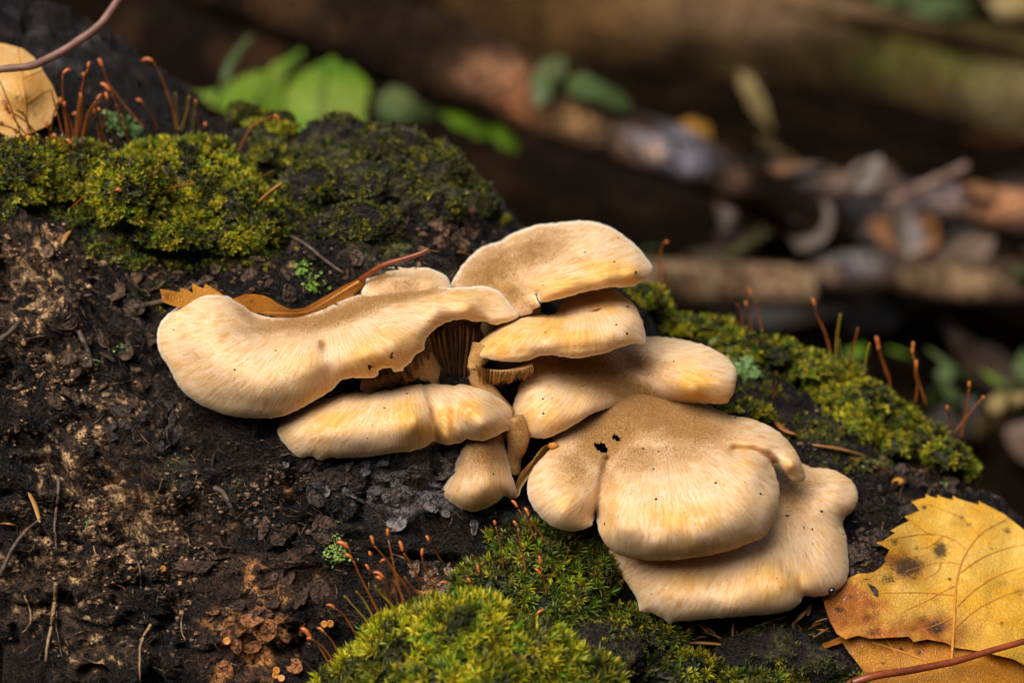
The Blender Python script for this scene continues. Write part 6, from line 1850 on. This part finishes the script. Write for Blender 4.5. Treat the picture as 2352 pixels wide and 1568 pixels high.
# bead, dew, orange cup fungi
V, F = blob(at(1911, 1356, 44.5), .066, 3, (1, 1, 1), .05, 12, 16)
tag(mk('black_bead', V, F, plain('black_bead_skin', (0.012, 0.012, 0.014), .12, spec=.7)), 'shiny black bead between the lowest cap and the yellow leaf', 'bead')
M_CUP = plain('orange_cup', (0.50, 0.20, 0.035), .45, (0.40, 0.14, 0.02), 8, sss=.2)
cup = lambda x, y: (x * .3359, 1041.25 + y * .3359)
cups = [((1115, 785), .05, 'orange dot of a cup fungus on the crumbly rot'), ((1553, 1280), .062, 'orange cup fungus above the orange wood'), ((1890, 1480), .06, None), ((1885, 1512), .058, None), ((1925, 1535), .058, None), ((2218, 1163), .058, 'left one of two touching orange cups beside the moss mound'), ((2257, 1160), .062, 'right one of two touching orange cups beside the moss mound'),
        ((150, 1508), .05, None), ((175, 1505), .04, None), ((250, 1475), .035, None), ((15, 1420), .05, None)]
for q, s, lab in cups:
    x, y = cup(*q[0:2])
    d, nn = logd(x, y)
    if d is None:
        continue
    nn = nn * .6 - FWD
    nn /= np.linalg.norm(nn)
    a = np.cross(nn, [0, 0, 1]); a /= np.linalg.norm(a); b = np.cross(nn, a)
    p = at(x, y, d - .12)
    th = np.linspace(0, 2 * math.pi, 14, endpoint=False)
    rings = [(0.0, .25), (.7, .28), (1.0, .42), (1.06, .3), (.6, -.5), (.3, -1.6)]
    V = np.vstack([p + s * (rr * (np.cos(th)[:, None] * a + np.sin(th)[:, None] * b) + h * nn) for rr, h in rings])
    tag(mk('cup_fungus', V, grid_faces(6, 14, True), M_CUP), lab or ('tiny orange cup fungus on the blackish wood in the lower left corner' if x < 200 else 'orange cup fungus beside the blurred red capsules'), 'fungus', 'orange cup fungi on the bark')
V, F = blob(at(1270, 1023, 44.95), .075, 8, (1.2, .8, .8), .3, 8, 10)
tag(mk('orange_mite', V, F, M_CUP), 'small orange grain on the upper left shoulder of the front cap', 'grain')
V, F = blob(at(2063, 1107, on_log(2063, 1107, .12)), .10, 9, (1.2, .8, .9), .2, 8, 10)
tag(mk('orange_grain', V, F, plain('orange_grain_skin', (0.6, 0.25, 0.02), .4)), 'orange grain on the bark above the large yellow leaf', 'grain')
M_DEW = NT('dew')
M_DEW.P(Base_Color=(1, 1, 1), Roughness=0.02)
M_DEW.b.inputs['Transmission Weight'].default_value = 1.0
M_DEW.b.inputs['IOR'].default_value = 1.33
for i, (x, y, d) in enumerate([(411, 295, 47.6), (441, 304, 47.6), (272, 308, 47.6), (280, 267, 47.6), (188, 358, 46.9), (137, 405, 46.7), (160, 415, 46.7), (182, 424, 46.7), (86, 311, 47.2), (108, 318, 47.2), (144, 311, 47.2), (227, 323, 47.2), (254, 324, 47.2), (186, 325, 47.2), (1988, 842, 47.6), (1750, 762, 47.9), (1108, 1440, 43.9), (2007, 1397, 44.9)]):
    V, F = blob(at(x, y, d), .035, i, (1, 1, 1), 0.0, 8, 10)
    tag(mk('dew_drop', V, F, M_DEW.m), 'clear dew drop clinging among the moss stalks' if i < 14 else ['bead of water on the yellow green stalk', 'bead of water on the tallest of three stalks behind the lichen', 'drop on the orange scale in the green mat', 'drop of water on the wet brown part of the yellow leaf'][i - 14], 'drop', 'dew drops on the moss' if i < 14 else None)

# ------------------------------------------------------------------ rootlets, flakes and crumbs of the log itself
M_ROOT = plain('rootlet_dark', (0.10, 0.065, 0.045), .55, (0.045, 0.03, 0.022), 5, .02)
M_ROOTP = plain('rootlet_pale', (0.30, 0.19, 0.09), .5, (0.14, 0.085, 0.045), 5, .01)
ROOTS = [
    ([(400, 160), (395, 320), (375, 480), (385, 670)], .035, M_ROOT, 'dark rootlet running straight down the pale crumbs at the left'), ([(385, 880), (375, 1020), (345, 1200), (310, 1420)], .045, M_ROOTP, 'thickest pale tipped rootlet low at the left of the log'),
    ([(0, 840), (60, 700), (150, 560), (280, 440)], .05, M_ROOT, 'dark twiggy root slanting up from the left edge'), ([(640, 630), (660, 690), (725, 720)], .016, M_ROOTP, 'thin pale curl of rootlet in the middle of the crumbly rot'), ([(880, 670), (930, 720), (960, 800), (965, 920)], .03, M_ROOT, 'curved dark rootlet right of the pale curl'),
    ([(1030, 1170), (975, 1260), (955, 1380), (960, 1560)], .03, M_ROOTP, 'honey coloured rootlet at the bottom of the crumbly rot'), ([(1465, 235), (1530, 270), (1570, 350), (1620, 450)], .055, M_ROOT, 'stout bent rootlet with moss below the knuckled cap'),
    ([(170, 970), (210, 1090), (200, 1170), (150, 1225)], .022, M_ROOTP, 'hooked pale rootlet at the lower left edge'), ([(385, 1080), (390, 1220), (430, 1400)], .015, M_ROOT, 'hair thin rootlet beside the pale tipped one'), ([(690, 400), (665, 470), (640, 520)], .016, M_ROOT, 'short dark hair root on the pale crumbs'),
    ([(1110, 170), (1085, 240), (1060, 290)], .014, M_ROOTP, 'tiny tan hair root under the widest cap'), ([(1340, 820), (1380, 790), (1390, 815)], .014, M_ROOTP, 'tiny looped pale fibre on the black bark'), ([(1250, 1090), (1240, 1200), (1268, 1280)], .016, M_ROOTP, 'wavy pale fibre at the edge of the black bark')]
for i, (p, rd, mt, lab) in enumerate(ROOTS):
    p = np.array([cup(*q) for q in p])
    q = spline(p, 26)
    q = q + 1.6 * np.c_[fbm(np.c_[q / 14, np.full(26, i)], 2, 900), fbm(np.c_[q / 14, np.full(26, i + 50)], 2, 901)]
    d = np.array([on_log(*v, .07 + rd) for v in q])
    d = np.minimum(d, np.convolve(np.pad(d, 4, 'edge'), np.ones(9) / 9, 'valid') + .02)
    V, F = tube(at(q[:, 0], q[:, 1], d), np.linspace(rd, rd * .55, 26), 7, .2, i)
    tag(mk('rootlet', V, F, mt), lab, 'rootlet', 'rootlets on the crumbly rot')
for i, (p, rd, mt, lab) in enumerate([([(0, 780), (20, 765), (46, 738)], .06, M_ROOT, 'broken twig end at the left edge of the log'), ([(360, 710), (430, 680), (480, 640), (500, 625)], .07, M_ROOT, 'dark branching twig stub above the orange leaf tip') if False else ([(310, 705), (380, 690), (440, 660), (490, 640)], .055, M_ROOT, 'dark twig stub left of the orange leaf tip'),
                                      ([(640, 530), (700, 560), (750, 600), (790, 628)], .04, M_ROOT, 'thin brown twig slanting across the bark above the leaf stalk'), ([(985, 430), (992, 465), (985, 500)], .05, M_ROOTP, 'grey twig bit on the knob behind the mushrooms'), ([(180, 760), (200, 800), (215, 840)], .05, M_ROOT, 'dark root stub left of the widest cap')]):
    q = spline(np.array(p, float), 16)
    d = np.array([on_log(*v, .08 + rd) for v in q])
    d = np.minimum(d, np.convolve(np.pad(d, 3, 'edge'), np.ones(7) / 7, 'valid'))
    V, F = tube(at(q[:, 0], q[:, 1], d), np.linspace(rd, rd * .6, 16), 8, .35, i + 40)
    tag(mk('twig_stub', V, F, mt), lab, 'twig')

r = np.random.default_rng(31)


def flake(x, y, size, lift, tintc, wetv, name='bark_flake', thin=.03, up=.5):
    d, nn = logd(x, y)
    if d is None:
        return
    nn = nn + r.normal(0, .35, 3) + np.array([0, 0, up * r.uniform(0, 1)])
    nn /= np.linalg.norm(nn)
    a = np.cross(nn, RIGHT * .3 + r.normal(0, .5, 3)); a /= np.linalg.norm(a); b = np.cross(nn, a)
    n = 11
    th = np.linspace(0, 2 * math.pi, n, endpoint=False)
    rr = size * (1 + .38 * fbm(np.c_[np.cos(th) * 1.2, np.sin(th) * 1.2, np.full(n, x * .37)], 3, 5))
    el = r.uniform(.45, 1.0)
    p = at(x, y, d - lift)
    o1 = rr[:, None] * (np.cos(th)[:, None] * a + el * np.sin(th)[:, None] * b)
    curl = nn * (rr ** 2 / size * r.uniform(-.35, .5) * np.cos(th - r.uniform(0, 6)))[:, None]
    top_m = p + .55 * o1 + nn * r.uniform(-.1, .15) * size + .3 * curl
    V = np.vstack([p + nn * size * .05, top_m, p + o1 + curl, p + o1 * .96 + curl - nn * thin, p - nn * thin * 1.5])
    V = V + 0.035 * size / .2 * np.c_[fbm(V / .12, 2, 6), fbm(V / .12, 2, 7), fbm(V / .12, 2, 8)]
    i = np.arange(n); j = (i + 1) % n
    F3 = np.vstack([np.c_[np.zeros(n, int), 1 + i, 1 + j], np.c_[np.full(n, 3 * n + 1), 2 * n + 1 + j, 2 * n + 1 + i]])
    F4 = np.vstack([np.c_[1 + i, 1 + n + i, 1 + n + j, 1 + j], np.c_[1 + n + i, 1 + 2 * n + i, 1 + 2 * n + j, 1 + n + j]])
    t = C(*tintc) * r.uniform(.7, 1.3)
    mk(name, V, [F3, F4], M_BARK, LOG, attrs=dict(tint=np.tile(np.r_[t, 1], (len(V), 1)), wet=np.full(len(V), wetv)), smooth=False)


for zone, k, smin, smax, tc, wv in [
        ((900, 1115, 190, 70), 44, .07, .19, (0.10, 0.098, 0.105), .6), ((620, 1330, 190, 110), 30, .10, .28, (0.055, 0.035, 0.028), .7), ((560, 1480, 120, 80), 16, .1, .25, (0.20, 0.09, 0.04), .6), ((1060, 1370, 90, 40), 10, .08, .2, (0.16, 0.11, 0.08), .4),
        ((1000, 1310, 110, 40), 14, .07, .16, (0.20, 0.13, 0.09), .4), ((250, 800, 220, 120), 34, .08, .22, (0.06, 0.04, 0.03), .5), ((200, 650, 220, 90), 26, .08, .2, (0.09, 0.058, 0.04), .4), ((2120, 1110, 160, 50), 24, .08, .22, (0.045, 0.034, 0.028), .7),
        ((1995, 1260, 50, 110), 18, .08, .2, (0.04, 0.03, 0.027), .8), ((600, 620, 200, 60), 22, .08, .2, (0.07, 0.046, 0.034), .4), ((880, 620, 100, 50), 12, .08, .18, (0.05, 0.04, 0.035), .5), ((1040, 520, 90, 60), 14, .08, .18, (0.11, 0.07, 0.045), .3), ((330, 1000, 160, 90), 20, .08, .22, (0.035, 0.03, 0.03), .8), ((760, 1070, 120, 50), 12, .1, .25, (0.05, 0.04, 0.036), .7)]:
    for _ in range(k):
        u = r.normal(0, .5, 2)
        flake(zone[0] + u[0] * zone[2], zone[1] + u[1] * zone[3], r.uniform(smin, smax), r.uniform(.01, .08), tc, wv)

# coarse crumbs and fibres of rot, past counting
B = Bag()
for zx, zy, rx, ry, n, cols in [(60, 600, 240, 130, 800, 0), (300, 1200, 190, 150, 1300, 0), (120, 900, 170, 120, 600, 0), (120, 1330, 190, 150, 700, 1), (480, 1430, 200, 130, 500, 1), (560, 620, 280, 60, 350, 1), (2120, 1100, 180, 50, 260, 2), (800, 1080, 240, 60, 250, 2),
                               (850, 400, 280, 120, 700, 3), (1050, 520, 120, 70, 250, 1), (1980, 1280, 60, 100, 200, 2), (620, 1150, 200, 100, 400, 2), (1880, 980, 220, 60, 350, 2), (500, 1300, 200, 120, 400, 2)]:
    pal = [[(.26, .155, .085), (.14, .08, .045), (.40, .26, .15), (.08, .045, .03), (.03, .02, .016)], [(.12, .065, .038), (.06, .035, .024), (.24, .145, .08), (.02, .016, .014)], [(.03, .026, .024), (.07, .048, .036), (.12, .08, .055), (.2, .13, .085)], [(.07, .07, .045), (.05, .042, .035), (.10, .095, .05), (.13, .10, .075)]][cols]
    for i in range(n):
        u = r.normal(0, .55, 2)
        x, y = zx + u[0] * rx, zy + u[1] * ry
        if vnoise(np.array([[x / 45, y / 45, 1.0]]), 9)[0] + .5 * vnoise(np.array([[x / 18, y / 18, 2.0]]), 9)[0] < 0:
            continue
        d, nn = logd(x, y)
        if d is None:
            continue
        s = r.uniform(.010, .035) * (1 + 1.2 * r.random() ** 4)
        V, F = blob(at(x, y, d - r.uniform(0, .05)), s, i % 60, (r.uniform(.6, 1.8), r.uniform(.5, 1.1), r.uniform(.5, 1.1)), .7, 4, 5)
        t = C(*pal[r.integers(len(pal))]) * r.uniform(.6, 1.2)
        B.add(V, F, tint=np.tile(np.r_[t, 1], (len(V), 1)), wet=np.full(len(V), .4))
o = B.out('rot_crumbs', M_BARK, LOG, smooth=False)
tag(o, kind='stuff')
# torn fibres of wood and fine rootlets, past counting
B = Bag()
r = np.random.default_rng(77)
for zx, zy, rx, ry, n in [(250, 1150, 330, 330, 1500), (180, 700, 260, 200, 650), (640, 1250, 260, 220, 600), (800, 580, 300, 90, 350), (900, 1120, 220, 80, 260), (2020, 1150, 200, 130, 420), (900, 400, 260, 130, 400)]:
    for i in range(n):
        u = r.normal(0, .55, 2)
        x, y = zx + u[0] * rx, zy + u[1] * ry
        a = r.normal(.3, .75)
        L = r.uniform(10, 42)
        xs = x + L * np.array([-.5, 0, .5]) * math.cos(a) + r.normal(0, 2.5, 3)
        ys = y + L * np.array([-.5, 0, .5]) * math.sin(a) + r.normal(0, 2.5, 3)
        d = [logd(p, q)[0] for p, q in zip(xs, ys)]
        if None in d:
            continue
        d = np.array(d)
        d = np.minimum(d, d.mean()) - r.uniform(.01, .07)
        P = at(xs, ys, d)
        V, F = tube(P, np.array([.35, 1, .25]) * r.uniform(.006, .016), 4, 0, 0, .6)
        t = C(*[(.025, .018, .014), (.05, .032, .02), (.012, .010, .010), (.13, .085, .05), (.24, .16, .09)][r.choice(5, p=[.3, .25, .25, .14, .06])])
        B.add(V, F, tint=np.tile(np.r_[t, 1], (len(V), 1)), wet=np.full(len(V), .5))
o = B.out('wood_fibres', M_BARK, LOG)
tag(o, kind='stuff')
LUMPMOSS = Bag()
# two dark lumps of bark standing out of the foreground moss
for i, (x, y, rx, ry, rd, off) in enumerate([(1385, 1505, 100, 74, .7, .35), (1770, 1500, 120, 58, .6, .35), (1880, 1530, 70, 40, .5, .3), (770, 318, 90, 56, .6, .15), (905, 345, 100, 60, .6, .15), (1010, 400, 76, 60, .6, .15), (860, 430, 120, 62, .5, .1), (985, 470, 90, 54, .5, .1), (700, 430, 70, 54, .5, .15), (820, 520, 110, 46, .4, .1), (1095, 470, 60, 50, .5, .1), (560, 262, 40, 26, .4, .1), (870, 560, 70, 34, .35, .05), (640, 290, 46, 30, .4, 0)]):
    c = at(x, y, on_log(x, y, off))
    n_, m_ = 60, 90
    th = np.linspace(.001, math.pi - .001, n_); ph = np.linspace(0, 2 * math.pi, m_, endpoint=False)
    T, Q = np.meshgrid(th, ph, indexing='ij')
    u = np.stack([np.sin(T) * np.cos(Q), np.cos(T), np.sin(T) * np.sin(Q)], -1).reshape(-1, 3)
    a = np.array([rx * .0075, ry * .0075, rd])
    f1, f2, cid = worley(u * 4 + i * 9, 33)
    lump = 1 + .25 * fbm(u * 2 + i, 4, 950 + i) + .1 * fbm(u * 9, 3, 960) + .10 * (cid - .5) * sstep(0, .3, f2 - f1)
    V = c + (u * a * lump[:, None]) @ np.array([RIGHT, UP, FWD])
    m = sstep(-.1, .4, fbm(V / .3, 3, 970))[:, None]
    t = C(.010, .009, .0085) * (1 - m) + C(.040, .040, .016) * m
    N_ = (u / a) @ np.array([RIGHT, UP, FWD])
    N_ /= np.linalg.norm(N_, axis=1)[:, None]
    rr_ = np.random.default_rng(980 + i)
    k_ = (fbm(V / .28, 3, 981) > (.05 if i > 2 else .22)) & (rr_.random(len(V)) < (.34 if i > 2 else .3)) & (N_ @ FWD < .4)
    shoots(LUMPMOSS, V[k_], N_[k_], .085, .026, ['dark', 'dark', 'dark', 'olive'], 990 + i, 7)
    mk('bark_lump', V, grid_faces(n_, m_, True), M_BARK, LOG, attrs=dict(tint=np.c_[t, np.ones(len(V))], wet=np.full(len(V), .4)))
o = LUMPMOSS.out('moss_film', M_MOSS)
tag(o, 'dark green moss growing over the lumps of the knob and the foreground lumps', 'moss', 'moss on the fallen log', 'stuff')
